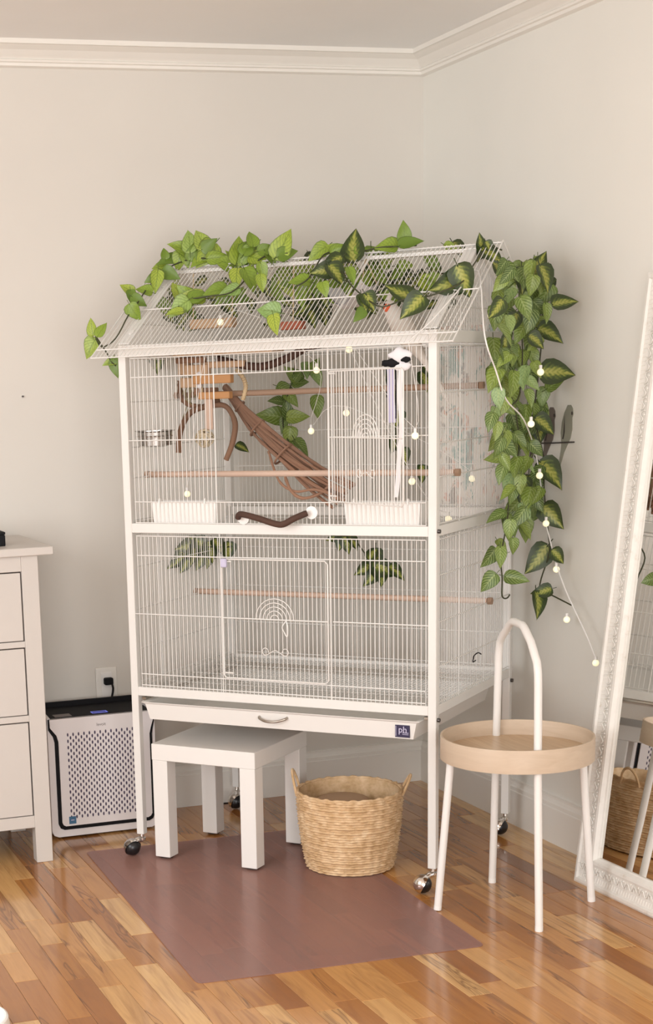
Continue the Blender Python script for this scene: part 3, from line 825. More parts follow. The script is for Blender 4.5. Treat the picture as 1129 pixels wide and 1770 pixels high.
gm = mat('clear_acrylic', (0.9, 0.9, 0.88), 0.05); gm.node_tree.nodes['Principled BSDF'].inputs['Transmission Weight'].default_value = 0.85
part(t, 'bell', MB().lathe([(0.004, 0.045), (0.013, 0.040), (0.018, 0.022), (0.022, 0.006), (0.025, 0.0), (0.023, 0.0), (0.020, 0.006), (0.016, 0.022), (0.011, 0.036), (0.0, 0.040)], (0.389, 0.14, 1.485), 20), gm, off)
part(t, 'clapper', MB().ball((0.389, 0.14, 1.487), 0.006, 10), M['chrome'], off)
part(t, 'cord', MB().tube([(0.389, 0.14, 1.53), (0.389, 0.14, 1.545)], 0.0015, 5), M['steel'], off)

# side hook, printed cloth
off = (CW, 0.29, 0.575)
t = tag(part(None, 'wire_hook', MB().tube(smooth_path([(CW + 0.004, 0.342, 0.583), (CW + 0.006, 0.31, 0.592), (CW + 0.006, 0.279, 0.589), (CW + 0.006, 0.270, 0.580), (CW + 0.004, 0.275, 0.572), (CW + 0.004, 0.297, 0.573)], 4), 0.0016, 6), M['black'], off), 'small black wire hook clipped to the lower right side bars', 'hook')
t.location = cagew(*off); t.rotation_euler = (0, 0, GA)
off = (0.79, CD + 0.008, 1.2)
vs = []; fs = []
for i in range(25):
    for j in range(9):
        vs.append((0.665 + 0.225 * i / 24, CD + 0.010 + 0.004 * math.sin(i * 1.1 + 0.4 * j / 8), 0.968 + 0.50 * j / 8))
for i in range(24):
    for j in range(8): fs.append((i*9+j, (i+1)*9+j, (i+1)*9+j+1, i*9+j+1))
n0 = len(vs); vs += [(x, y + 0.002, z) for x, y, z in vs]; fs += [tuple(n0 + q for q in f[::-1]) for f in fs]
t = tag(part(None, 'printed_cloth', MB().add(vs, fs, True), M['print'], off, recalc=False), 'pastel teal and peach printed cloth hung on the rear bars near the corner', 'cloth')
t.location = cagew(*off); t.rotation_euler = (0, 0, GA)

# ------------------------------------------------------------------ garlands
def leaf_mesh(name, m, wide, fold, curl, seed):
    r_ = random.Random(seed)
    st = [(0.0, 0.10), (0.04, 0.62), (0.14, 0.93), (0.30, 1.0), (0.48, 0.86), (0.66, 0.62), (0.82, 0.34), (0.94, 0.11), (1.0, 0.0)]
    ss = (-1, -0.55, 0, 0.55, 1)
    vs = []; uvs = []; fs = []
    for t_, w_ in st:
        for s_ in ss:
            y = t_ - (0.07 * abs(s_) * (1 - t_) if t_ < 0.2 else 0)
            x_ = s_ * w_ * wide + 0.05 * math.sin(3 * t_ + seed) * t_
            z = fold * abs(s_) * w_ * wide - curl * t_ * t_ + 0.02 * math.sin(7 * t_ + 3 * s_ + seed) * abs(s_)
            vs.append((x_, y, z)); uvs.append((0.5 + 0.5 * s_, t_))
    for i in range(len(st) - 1):
        for j in range(4): fs.append((i*5+j, i*5+j+1, (i+1)*5+j+1, (i+1)*5+j))
    n0 = len(vs)                                   # petiole
    pet = MB().tube([(0, -0.26, 0.05), (0, -0.12, 0.01), (0, 0.03, -0.004)], 0.018, 4)
    vs += pet.v; fs2 = [tuple(n0 + q for q in f) for f in pet.f]
    me = bpy.data.meshes.new(name)
    me.from_pydata(vs, [], fs + fs2)
    uvl = me.uv_layers.new(name='UVMap')
    uvs += [(0.0, 0.1)] * len(pet.v)
    for lp in me.loops: uvl.data[lp.index].uv = uvs[lp.vertex_index]
    me.polygons.foreach_set('use_smooth', [True] * len(me.polygons))
    me.materials.append(m); me.update()
    return me
LM = [leaf_mesh('leaf', M['leaf_light'], 0.34, 0.22, 0.16, 1), leaf_mesh('leaf', M['leaf_light'], 0.38, 0.30, 0.28, 2), leaf_mesh('leaf', M['leaf_light'], 0.30, 0.40, 0.10, 3)]
BM = [leaf_mesh('leaf', M['leaf_bright'], 0.36, 0.22, 0.16, 1), leaf_mesh('leaf', M['leaf_bright'], 0.42, 0.30, 0.30, 2), leaf_mesh('leaf', M['leaf_bright'], 0.32, 0.42, 0.10, 6)]
DM = [leaf_mesh('leaf', M['leaf_dark'], 0.36, 0.18, 0.12, 4), leaf_mesh('leaf', M['leaf_dark'], 0.40, 0.34, 0.25, 5)]
LEAVES = {'A': [(-889,-334,1698,28,270,962,-429,-867,256,67),(-855,-359,1704,-251,231,940,-258,-952,165,60),(-871,-313,1693,-892,225,392,-62,-920,386,81),(-863,-360,1701,745,-439,502,-464,-882,-82,53),(-825,-362,1716,-697,9,-717,-140,-982,124,81),(-855,-383,1674,952,-274,139,-284,-957,56,63),(-835,-343,1687,-920,-146,-364,-145,-735,662,67),(-942,-268,1685,-23,99,995,-227,-970,91,32),(-904,-271,1685,-972,-53,-229,-100,-788,607,68),(-932,-251,1666,-997,-56,-57,27,-909,415,46),(-969,-326,1648,665,-608,-434,-542,-793,280,53),(-987,-336,1646,-197,-227,-954,-191,-945,264,63),(-977,-316,1634,-940,175,-292,-226,-962,151,46),(-903,-298,1699,-383,24,-924,-480,-859,177,53),(-888,-329,1675,319,-188,929,-431,-902,-34,60),(-897,-311,1705,81,-210,-974,-361,-917,167,53),(-1050,-291,1590,-723,32,690,133,-974,185,42),(-1071,-342,1595,20,-405,-914,-143,-906,399,45),(-1079,-382,1576,805,-244,-540,-136,-963,232,49),(-1099,-423,1553,419,-225,-880,-459,-888,9,52),(-1198,-388,1475,-109,110,988,-500,-865,41,48),(-1191,-412,1471,573,61,817,-574,-682,454,48),(-1189,-383,1464,-589,118,-799,-509,-823,254,59),(-1142,-430,1405,-942,167,-290,-291,-839,460,45),(-1150,-434,1408,1,-172,-985,-539,-830,144,52),(-1010,-347,1588,-902,157,403,34,-903,429,46)],
'B': [(-792,-446,1656,274,184,944,-60,-976,208,83),(-753,-476,1699,35,291,956,-57,-954,293,48),(-746,-498,1683,953,-215,214,-259,-943,207,55),(-707,-528,1664,458,-243,855,-519,-854,36,86),(-702,-538,1665,865,-374,335,-487,-788,377,55),(-739,-460,1702,-666,105,-738,-230,-971,69,80),(-730,-472,1675,-438,-154,-886,-403,-847,347,69),(-785,-415,1647,-799,273,535,-131,-949,288,66),(-769,-574,1646,269,-164,-949,-330,-941,69,51),(-817,-521,1636,-262,-466,-845,-413,-737,535,61),(-814,-568,1632,398,-301,-867,167,-905,391,68),(-834,-577,1581,-966,36,-255,-90,-975,205,57),(-855,-539,1581,-996,41,-82,-72,-904,422,68),(-954,-445,1561,-235,286,929,18,-954,298,59),(-912,-511,1560,-980,188,60,-134,-858,497,78),(-956,-515,1559,950,-136,282,-273,-803,529,61),(-961,-519,1555,-855,68,-515,-258,-916,307,65),(-983,-537,1526,-967,221,-126,-248,-708,662,47),(-927,-480,1552,-719,93,689,-346,-907,-239,69),(-792,-764,1507,-859,442,260,-422,-897,132,62),(-828,-814,1498,-24,-532,-846,-573,-686,448,58),(-744,-453,1658,-939,179,-293,-303,-833,462,63),(-760,-466,1673,738,-613,-283,-484,-772,411,55),(-725,-505,1677,554,-288,-781,150,-888,434,48),(-775,-428,1635,-459,24,888,324,-926,193,70),(-777,-465,1678,592,138,794,-422,-786,451,59),(-698,-522,1659,-146,-25,989,-597,-795,-108,51),(-787,-617,1613,85,-196,-977,-88,-978,188,47)],
'C': [(-591,-616,1685,-847,96,-522,-257,-935,244,64),(-567,-649,1665,-826,72,559,-4,-993,122,44),(-595,-653,1664,861,-381,336,-412,-911,21,57),(-547,-698,1666,876,-474,96,-451,-730,513,40),(-681,-704,1586,-957,169,237,7,-800,600,56),(-611,-801,1614,206,-379,-902,50,-917,396,49),(-447,-792,1678,-28,-97,995,-365,-926,-101,56),(-456,-768,1668,-912,361,196,-228,-842,490,60),(-463,-800,1668,921,-309,235,-388,-698,602,66),(-645,-975,1500,-741,-236,-629,106,-966,237,44),(-678,-785,1580,-28,-542,-840,-458,-740,493,42)],
'Dk': [(-554,-705,1638,169,316,934,-626,-697,349,97),(-620,-721,1619,-971,137,-194,-162,-979,120,63),(-588,-705,1649,-900,61,-432,-332,-739,586,70),(-642,-749,1625,465,-536,-704,-114,-826,553,69),(-635,-936,1538,81,-482,-872,-101,-875,474,54),(-625,-937,1541,296,-572,-765,-346,-811,473,54),(-518,-990,1523,-764,397,508,-70,-834,547,82),(-528,-1065,1524,-754,35,-656,-349,-867,355,75),(-409,-1056,1570,-939,41,-343,-57,-998,36,97),(-436,-1074,1595,340,-217,-915,-579,-815,-21,84),(-300,-950,1633,-128,43,991,117,-991,58,55),(-297,-942,1655,-304,-291,-907,79,-957,281,45),(-306,-956,1646,687,-466,-558,-163,-847,506,71),(-296,-959,1663,400,-296,-867,-143,-955,260,35)],
'I': [(-553,-532,1651,291,-479,-828,-467,-826,314,43),(-442,-634,1617,-962,238,-138,-257,-955,146,53),(-636,-426,1596,-981,123,-148,-184,-827,531,45),(-487,-581,1563,-962,-67,-263,-178,-579,795,47),(-435,-652,1570,67,-468,-881,-673,-673,307,50),(-327,-790,1670,820,-352,-452,-161,-899,408,47),(-595,-461,1655,-673,-242,-699,-416,-657,629,62),(-610,-473,1601,288,-388,-875,-644,-755,122,51),(-440,-633,1650,-996,15,-88,-64,-806,589,46),(-396,-677,1628,-663,-271,-698,329,-943,53,55),(-517,-580,1635,650,-498,-573,228,-592,773,58),(-577,-503,1612,-18,-207,-978,-384,-902,198,63),(-416,-696,1628,937,-337,-89,-312,-925,218,43),(-487,-581,1575,-925,26,-378,-312,-619,721,53),(-676,-415,1584,651,-311,-692,94,-872,480,57),(-356,-750,1649,460,-365,-810,-357,-910,208,54),(-475,-632,1619,775,-401,-490,-50,-811,584,64),(-464,-613,1582,-921,349,-172,-379,-707,597,58),(-445,-663,1557,764,-334,-553,-274,-942,192,48),(-498,-575,1575,-956,292,-36,-229,-661,714,53),(-578,-486,1638,-956,255,-145,-289,-743,604,61),(-608,-459,1646,-421,-116,-900,-377,-880,290,63),(-642,-433,1623,41,-276,-960,-748,-646,154,64),(-347,-740,1581,-675,75,-734,-349,-909,228,50),(-553,-544,1551,848,-518,-112,-396,-760,516,45),(-582,-483,1637,-785,50,-617,-486,-667,564,54),(-424,-659,1626,-917,399,-3,-304,-694,652,51),(-557,-552,1591,940,-286,-186,-158,-848,506,58),(-484,-615,1602,453,-196,-870,-586,-800,-125,42),(-357,-752,1584,741,-582,-336,-4,-504,864,59),(-494,-574,1613,-957,132,-257,-282,-622,730,57),(-628,-436,1650,-836,39,-547,-256,-910,326,46),(-519,-555,1644,-963,268,41,-200,-804,560,45),(-601,-455,1603,-990,143,-11,-142,-968,206,64),(-420,-660,1656,-742,59,-668,-552,-618,559,49),(-554,-539,1650,694,-600,-397,-97,-625,775,65),(-472,-598,1601,-987,-65,-148,-41,-786,617,44),(-554,-536,1630,636,-641,-430,-415,-754,510,45),(-664,-411,1553,-13,-226,-974,-499,-843,202,46),(-462,-617,1681,-78,-435,-897,119,-897,425,64),(-330,-755,1599,-744,-24,-668,-571,-494,655,49),(-607,-466,1584,-43,-368,-929,-677,-673,298,61),(-569,-534,1644,747,-322,-581,157,-765,625,65),(-372,-738,1586,713,-462,-528,-299,-881,367,58),(-574,-504,1606,-465,73,-882,-668,-683,295,43),(-641,-423,1632,-708,114,-697,-218,-974,63,59),(-769,-316,1576,842,-509,-178,-470,-855,222,61),(-727,-335,1591,-776,163,-609,-591,-522,615,44),(-892,-165,1629,206,-488,-848,-473,-809,350,60),(-774,-296,1593,313,-438,-843,-723,-685,87,57),(-934,-146,1574,892,-330,-309,-282,-940,192,58),(-757,-290,1583,-899,-40,-436,-214,-829,517,57),(-884,-198,1551,933,-342,-115,-260,-857,445,49),(-861,-215,1551,573,-236,-785,57,-944,326,44),(-925,-158,1619,899,-282,-334,71,-659,748,58),(-920,-153,1550,835,-549,-33,-346,-571,744,55)],
'I2': [(-472,-593,1582,-956,-122,-267,-16,-886,464,45),(-275,-756,1605,-98,-482,-871,-723,-567,395,66),(-430,-492,1544,704,-514,-490,-192,-802,566,51),(-447,-432,1642,-809,-164,-565,-31,-947,319,61),(-438,-448,1616,-918,177,-354,-353,-772,529,69),(-437,-450,1629,79,-489,-869,67,-867,494,69),(-415,-496,1550,-129,-321,-938,278,-920,276,59),(-411,-609,1691,-332,-349,-877,-680,-556,478,49),(-581,-466,1539,-895,42,-444,-374,-614,695,57),(-319,-648,1611,-601,-91,-794,204,-978,-42,57),(-338,-542,1557,-960,106,-258,-251,-732,634,60),(-487,-414,1646,602,-500,-622,-6,-782,623,59),(-445,-650,1555,883,-369,-292,-343,-929,136,55),(-363,-588,1625,-64,-219,-974,343,-921,185,62),(-384,-470,1623,-189,-266,-945,-338,-886,317,69),(-403,-705,1537,923,-319,-213,-208,-883,421,50),(-382,-524,1534,732,-505,-458,-219,-810,544,49),(-492,-393,1600,-992,15,-128,-82,-842,534,53),(-574,-399,1577,698,-296,-652,19,-902,430,69),(-541,-453,1568,345,-408,-845,-444,-865,236,49),(-222,-635,1548,-805,80,-588,-168,-981,96,68),(-485,-549,1591,877,-480,-22,-342,-654,675,65),(-500,-392,1623,-137,-496,-858,77,-868,490,55),(-518,-442,1632,425,-615,-664,-696,-691,196,46),(-390,-650,1601,-922,386,-44,-315,-676,666,52),(-316,-583,1602,-920,347,-183,-384,-705,597,69),(-282,-658,1530,-935,214,-281,-347,-709,614,51),(-567,-453,1549,-708,30,-705,-532,-679,505,49),(-481,-592,1531,656,-580,-482,-382,-807,451,51),(-503,-370,1547,108,-281,-954,-334,-914,231,65),(-540,-368,1684,430,-395,-812,-511,-848,141,57),(-568,-414,1536,244,-473,-847,-237,-875,421,66),(-487,-350,1529,-994,-50,-93,42,-995,87,69),(-455,-609,1647,77,-194,-978,-8,-981,194,67),(-487,-485,1670,-108,-515,-851,-388,-766,513,51),(-487,-372,1650,-909,389,-148,-412,-790,455,52),(-516,-559,1634,619,-379,-688,-523,-852,-2,52),(-431,-641,1656,-592,-344,-729,150,-935,320,45),(-473,-391,1693,458,-605,-652,-24,-741,671,60),(-568,-531,1591,917,-322,-235,-101,-759,643,48),(-324,-715,1635,-195,-474,-859,136,-880,455,64),(-435,-467,1622,453,-317,-833,-507,-860,51,70),(-462,-469,1558,462,-447,-766,178,-800,574,62),(-384,-472,1624,-955,266,-133,-288,-941,181,49),(-526,-396,1560,-716,117,-689,-599,-609,520,51),(-558,-366,1538,737,-580,-347,-147,-638,756,64),(-493,-561,1646,-693,-133,-708,-226,-893,388,56),(-485,-414,1617,-768,-198,-610,49,-967,252,70),(-221,-714,1618,-764,42,-644,-402,-812,424,67),(-427,-471,1615,-913,407,5,-316,-715,623,56),(-408,-591,1602,-875,-169,-454,-23,-922,386,57),(-527,-342,1630,-979,57,-194,-190,-584,789,57),(-524,-353,1687,-644,-38,-764,-518,-714,472,53),(-370,-527,1614,554,-496,-669,40,-787,616,62),(-299,-585,1562,-401,-37,-915,-522,-812,261,53),(-287,-760,1678,499,-469,-728,77,-813,577,59),(-561,-324,1536,736,-621,-271,-83,-480,873,63),(-279,-601,1560,-922,124,-366,-376,-510,774,58),(-410,-513,1559,722,-365,-589,62,-813,579,66),(-425,-654,1551,415,-396,-819,65,-885,461,61),(-767,-114,1639,-873,296,-387,-485,-606,631,53),(-837,-64,1547,45,-358,-933,-666,-706,239,59),(-669,-230,1570,-117,-147,-982,-349,-920,179,44),(-615,-273,1569,-79,-169,-983,-657,-733,178,56),(-666,-214,1649,598,-260,-758,-20,-950,310,50),(-860,-68,1611,469,-566,-678,-655,-738,163,49),(-638,-268,1535,-161,-347,-924,-161,-914,371,52),(-746,-208,1561,546,-589,-595,-336,-805,489,58),(-666,-300,1631,-941,-97,-325,-160,-718,678,49),(-676,-363,1613,91,-305,-948,-443,-865,236,43),(-893,-159,1610,297,-602,-741,373,-641,671,59),(-671,-286,1623,-67,-276,-959,-581,-770,263,54),(-760,-233,1625,897,-229,-377,127,-685,718,48),(-528,-310,1521,-997,75,30,-62,-950,307,54),(-644,-378,1530,-320,-419,-850,-727,-467,503,49),(-768,-76,1523,-841,-2,-541,-269,-867,421,58),(-880,-186,1560,914,-370,-168,-348,-926,145,47),(-624,-244,1584,779,-541,-316,-203,-695,690,59),(-777,-64,1537,-144,-201,-969,-456,-856,245,46),(-890,-132,1584,-205,-27,-978,361,-931,-50,51),(-839,-193,1602,-650,-208,-731,-511,-592,623,62),(-875,-30,1543,805,-291,-517,-81,-917,391,48),(-608,-325,1556,871,-368,-324,-256,-905,340,50),(-811,-248,1578,961,-272,-45,-172,-720,672,56),(-762,-225,1589,-708,-10,-706,7,-1000,7,45),(-833,-130,1539,-717,-174,-675,-517,-516,682,65)],
'HL': [(-343,-1150,1601,-656,-256,-710,154,-966,207,47),(-328,-1100,1596,532,-631,-565,-10,-671,741,61),(-148,-836,1615,725,-268,-635,-297,-953,63,60),(-45,-776,1621,-816,195,-544,-403,-867,294,58),(-50,-795,1636,-8,-337,-941,-75,-939,337,49),(-347,-1191,1577,-727,66,-684,-231,-961,152,50),(-317,-1092,1573,420,-463,-780,-630,-767,116,49),(-204,-993,1593,-258,-404,-878,-253,-849,465,54),(-209,-1046,1605,-314,19,-949,-871,-403,280,65),(-99,-925,1595,-434,-194,-880,-528,-736,423,69),(-335,-1134,1563,-676,191,-711,-363,-927,96,45),(-287,-1105,1562,-775,197,-601,-619,-430,657,49),(-109,-788,1574,242,-599,-763,131,-759,638,57),(-217,-1064,1570,-256,-79,-964,-261,-954,147,52),(-45,-795,1566,-507,-289,-812,-57,-929,365,51),(-284,-1004,1539,-94,-195,-976,-689,-695,205,50),(-243,-1008,1544,-684,-73,-726,-425,-769,478,55),(-141,-865,1539,488,-282,-826,-143,-959,243,47),(-111,-843,1547,-85,-349,-933,87,-936,342,58),(-57,-881,1557,-591,65,-804,-79,-997,-22,68),(-246,-938,1514,113,-370,-922,266,-883,387,51),(-211,-947,1520,-753,-101,-651,-468,-612,637,61),(-268,-1088,1516,262,-384,-886,-243,-914,324,61),(-83,-831,1547,-230,-96,-969,221,-974,44,66),(-111,-879,1517,618,-327,-715,-229,-945,234,54),(-343,-1102,1495,-223,-254,-941,-255,-917,307,59),(-180,-902,1491,-888,-86,-452,-195,-819,540,60),(-132,-865,1492,-671,-297,-679,-553,-410,725,47),(-221,-1066,1486,-348,-166,-923,-243,-935,259,59),(-109,-940,1506,11,-145,-989,51,-988,146,52),(-294,-1052,1473,-45,-315,-948,-602,-748,278,45),(-327,-1133,1470,92,-308,-947,243,-915,322,49),(-154,-865,1475,459,-575,-677,241,-653,718,48),(-152,-940,1470,-261,-73,-963,-307,-939,154,51),(-62,-819,1472,444,-499,-744,-537,-813,225,52),(-199,-904,1444,-392,-42,-919,73,-997,14,52),(-373,-1171,1449,453,-419,-787,404,-690,601,64),(-200,-997,1451,-664,-11,-748,-515,-718,468,55),(-151,-915,1458,284,-395,-874,-789,-614,22,55),(-70,-784,1450,763,-264,-590,210,-762,613,49),(-279,-971,1420,-115,-505,-856,-15,-860,509,65),(-308,-1077,1404,658,-429,-619,191,-700,688,52),(-234,-979,1413,355,-442,-823,266,-797,543,46),(-100,-855,1427,-450,-355,-819,-252,-830,498,55),(-135,-961,1421,-764,-45,-644,-156,-955,252,54),(-344,-1175,1377,-810,-104,-577,-238,-841,486,48),(-360,-1166,1390,207,-359,-910,289,-866,407,53),(-215,-951,1408,-161,-420,-893,71,-907,414,67),(-153,-909,1387,-301,-249,-921,-527,-761,378,47),(-109,-868,1390,156,-424,-892,-230,-894,385,48),(-283,-1007,1357,-785,-145,-602,-214,-848,484,51),(-190,-866,1377,300,-495,-816,29,-850,526,53),(-125,-840,1386,-217,-292,-932,-771,-534,347,64),(-124,-867,1388,-515,-333,-790,-592,-528,609,65),(-154,-963,1358,190,-453,-871,-348,-861,372,47),(-288,-994,1349,-48,-153,-987,-233,-959,160,67),(-221,-952,1353,-350,-228,-909,29,-972,232,57),(-234,-1063,1346,-295,-44,-955,-862,-418,286,61),(-124,-882,1345,390,-190,-901,-13,-979,201,55),(-270,-976,1315,-148,-231,-962,-468,-840,274,47),(-251,-967,1324,193,-474,-859,-339,-854,395,47),(-263,-1051,1334,-76,-162,-984,252,-958,138,67),(-184,-978,1317,499,-521,-692,-480,-831,281,48),(-393,-1209,1295,-20,-110,-994,-540,-835,104,53),(-158,-849,1293,-87,-441,-893,-314,-839,445,63),(-219,-1044,1287,110,-326,-939,-110,-943,315,48),(-45,-832,1290,-197,-13,-980,-345,-935,82,57),(-302,-1086,1271,-466,-240,-852,-139,-931,339,50),(-255,-966,1256,649,-436,-623,-489,-867,96,53),(-191,-928,1258,530,-403,-746,358,-691,627,52),(-107,-881,1248,114,-298,-948,406,-857,318,50),(-61,-812,1253,304,-549,-779,-231,-835,499,70),(-336,-1090,1247,-282,-420,-862,243,-901,359,49),(-142,-828,1224,244,-197,-950,-383,-919,92,57),(-150,-923,1245,-323,-223,-920,-649,-655,386,65),(-49,-824,1227,-613,-179,-770,115,-984,137,63),(-71,-875,1237,-526,6,-851,-663,-629,406,52),(-363,-1154,1212,-224,-85,-971,-243,-960,140,48),(-279,-1052,1204,-532,-115,-839,-620,-621,479,49),(-106,-817,1196,-517,-111,-849,-339,-884,322,61),(-92,-847,1197,-825,-181,-535,-315,-638,703,61),(-45,-820,1208,-652,-28,-758,88,-995,-39,65),(-260,-1001,1187,-694,-154,-703,-44,-966,255,67),(-313,-1105,1189,-269,-430,-862,280,-891,357,54),(-207,-959,1176,478,-483,-734,-405,-862,304,51),(-45,-753,1186,-506,-184,-843,-92,-960,264,71),(-55,-787,1181,131,-186,-974,-401,-908,120,70),(-342,-1138,1173,-417,-138,-899,224,-973,45,56),(-322,-1089,1160,652,-496,-573,-196,-841,505,59),(-148,-863,1155,-234,-264,-936,174,-958,227,54),(-191,-960,1158,258,-534,-805,311,-743,592,58),(-169,-975,1149,570,-426,-702,-297,-904,307,49),(-351,-1153,1130,365,-254,-896,-422,-903,83,45),(-242,-1046,1117,-489,-287,-824,-707,-423,567,60),(-210,-1046,1113,-643,17,-766,-617,-604,505,51),(-212,-1011,1108,542,-465,-701,249,-707,662,50),(-319,-1111,1103,-435,-68,-898,-652,-664,366,53),(-153,-874,1084,-630,-95,-771,-559,-633,535,69),(-156,-894,1079,-280,-355,-892,254,-923,288,48),(-112,-943,1083,-691,-10,-723,-635,-469,614,60),(-243,-1021,1070,-596,-91,-798,-623,-573,532,59),(-192,-927,1066,53,-310,-949,-524,-818,238,57),(-241,-1057,1071,-146,-107,-984,-597,-784,173,51),(-64,-820,1051,40,-405,-913,-266,-885,381,53),(-280,-1091,1045,-847,-113,-520,-423,-449,787,55),(-246,-1032,1038,-280,-30,-959,-38,-998,42,47),(-189,-1022,1034,-534,-250,-807,-697,-410,588,64),(-92,-904,1023,-652,-131,-747,-269,-881,389,57),(-154,-895,990,-747,-112,-655,-55,-972,229,71),(-126,-823,1011,149,-252,-956,14,-966,256,72),(-216,-1016,995,229,-523,-821,-516,-781,353,50),(-106,-893,1008,260,-325,-909,-473,-864,174,56),(-212,-956,964,-586,-238,-775,-411,-737,537,53),(-271,-1133,992,-639,85,-765,-110,-994,-19,66),(-98,-837,959,-675,-19,-738,-595,-577,559,56),(-49,-803,966,-765,-170,-622,-66,-939,338,72),(-236,-953,961,200,-430,-881,217,-857,467,65),(-317,-1142,965,-147,-57,-988,-508,-853,125,53),(-106,-834,940,118,-195,-974,-3,-981,196,70),(-117,-840,930,325,-439,-837,18,-883,470,58),(-72,-892,1287,670,-471,573,-736,-519,435,61),(-350,-1126,827,-685,184,-705,-456,-863,218,58),(-301,-1088,815,842,-489,-229,-432,-865,257,65),(-362,-1170,901,-44,-213,-976,-1,-977,213,54),(-348,-1119,891,-650,-116,-751,127,-991,43,58),(-235,-924,892,342,-567,-749,-220,-823,523,44),(-304,-1089,980,-916,232,-329,-401,-578,711,55),(-241,-995,966,301,-270,-915,153,-933,326,63),(-241,-993,953,858,-463,223,-514,-761,396,56),(-209,-949,934,-388,-227,-893,-698,-560,446,44),(-359,-1152,1341,-693,-227,-684,-453,-602,658,65),(-274,-972,1360,401,-599,-693,170,-695,699,59),(-425,-1243,1237,-411,-197,-890,-337,-874,350,49),(-311,-1143,918,42,-129,-991,29,-991,130,42),(-275,-1049,1124,-995,44,-94,-70,-955,290,68),(-71,-791,993,663,-315,-680,-385,-921,51,59),(-164,-904,1564,-432,437,789,-378,-882,281,49),(-147,-874,1582,331,-75,940,-831,-495,253,46)],
'HD': [(-122,-901,1577,418,8,908,-666,-677,313,76),(-133,-951,1601,305,-370,-878,133,-896,423,75),(-86,-936,1504,968,-194,157,-249,-800,546,73),(-83,-861,1446,779,-494,-386,-242,-805,542,77),(-98,-904,1333,963,-252,-99,-248,-967,52,97),(-106,-892,1210,759,-347,-552,-151,-917,368,68),(-47,-804,1201,-89,-339,-937,-550,-767,330,69),(-79,-874,1091,506,-564,-653,-163,-806,569,95),(-45,-753,1048,-299,-391,-870,-526,-694,493,81),(-70,-879,971,436,-581,-687,-670,-720,184,82),(-45,-860,859,-613,112,-782,-385,-907,171,97),(-66,-923,855,624,-306,-719,-323,-939,119,51),(-45,-885,743,-966,179,-186,-238,-898,371,59),(-87,-877,736,24,-410,-912,282,-872,399,76),(-283,-1044,1575,-684,235,691,-232,-968,99,54),(-166,-914,1599,-47,-356,-933,-193,-914,358,69),(-388,-1214,1504,-663,-236,-711,79,-966,248,61),(-54,-756,1526,104,-471,-876,-700,-661,272,79),(-164,-938,1055,-265,-219,-939,-660,-669,342,74),(-45,-852,1575,-340,-174,-924,-754,-536,379,60),(-247,-1036,1479,-473,23,-881,-476,-848,233,58),(-180,-981,1425,803,-219,-555,-101,-967,235,55),(-304,-1080,1419,-296,-389,-872,323,-900,292,54)],
'K': [(-580,-244,1273,-912,361,196,-223,-835,503,48),(-575,-224,1226,-965,25,261,25,-982,187,79),(-570,-261,1222,-157,-68,985,-168,-981,-94,67),(-580,-274,1229,880,-474,8,-448,-826,343,67),(-565,-265,1198,-235,-57,-970,-278,-953,123,63),(-560,-284,1161,518,-407,-753,121,-836,535,63),(-598,-246,1319,762,-575,-298,-432,-794,429,59),(-549,-289,1328,-383,351,855,9,-924,383,67),(-513,-318,1365,147,-537,-831,-324,-820,472,62),(-509,-331,1287,20,-108,-994,-106,-989,105,66),(-569,-289,1325,942,-302,145,-334,-825,455,52),(-573,-252,1230,-403,-38,-914,-660,-680,320,56),(-526,-331,1356,559,13,829,-411,-864,290,51),(-532,-302,1384,33,-363,-931,31,-931,364,48),(-574,-257,1304,297,-571,-765,-699,-676,233,63),(-563,-291,1331,576,72,815,-498,-760,418,44),(-562,-268,1156,11,-431,-902,-114,-897,427,45)],
'K2': [(-694,-140,1150,674,-594,-440,-250,-744,620,46),(-348,-496,1366,-100,-205,-974,-17,-978,207,61),(-341,-495,1298,-26,-538,-843,-443,-749,492,65),(-330,-512,1239,-208,-264,-942,9,-963,268,54),(-279,-562,1344,-23,-530,-848,-465,-745,479,64),(-282,-579,1371,389,-331,-860,-291,-930,226,53),(-337,-498,1164,-327,-384,-863,60,-920,387,54),(-328,-529,1131,258,-207,-944,-219,-964,152,50),(-901,-30,1428,-148,-367,-919,-474,-789,391,66),(-907,-30,1441,-278,-197,-940,-588,-739,328,58),(-282,-563,1082,-144,-353,-925,-289,-879,380,54)],
'Lw': [(-841,-54,833,-664,-138,-735,-179,-925,334,66),(-812,-83,855,-946,154,-287,-195,-973,121,70),(-817,-87,851,-294,-256,-921,166,-963,214,69),(-816,-101,871,303,-559,-772,-248,-828,502,65),(-786,-126,860,9,-438,-899,-291,-861,416,69),(-780,-152,868,519,-404,-754,-41,-892,450,57),(-795,-121,848,-729,488,481,-401,-873,278,65),(-742,-180,860,-88,-166,-982,37,-986,164,61),(-837,-69,803,-571,-56,-819,-209,-955,211,50),(-856,-42,801,-878,-66,-474,-196,-855,481,47),(-789,-131,826,-146,-61,-987,-147,-986,83,50),(-805,-109,813,-409,-57,-911,-171,-976,138,46)],
'Lw2': [(-485,-450,891,-271,-175,-946,-423,-861,281,55),(-478,-459,889,27,-381,-924,-609,-740,287,59),(-471,-474,886,333,-489,-806,61,-842,535,51),(-482,-442,885,-964,54,-260,-139,-937,321,48),(-410,-522,846,-227,-332,-916,-527,-749,402,73),(-418,-536,811,257,-208,-944,-255,-956,142,65),(-406,-522,784,-706,-24,-708,-296,-899,324,62),(-418,-540,799,738,-613,-283,-543,-788,292,72),(-390,-575,801,672,-343,-657,13,-881,473,61),(-417,-506,801,-875,-39,-483,-119,-949,292,58),(-397,-538,785,-256,-442,-860,-480,-714,510,51),(-436,-534,820,597,157,787,-410,-783,467,47)]}
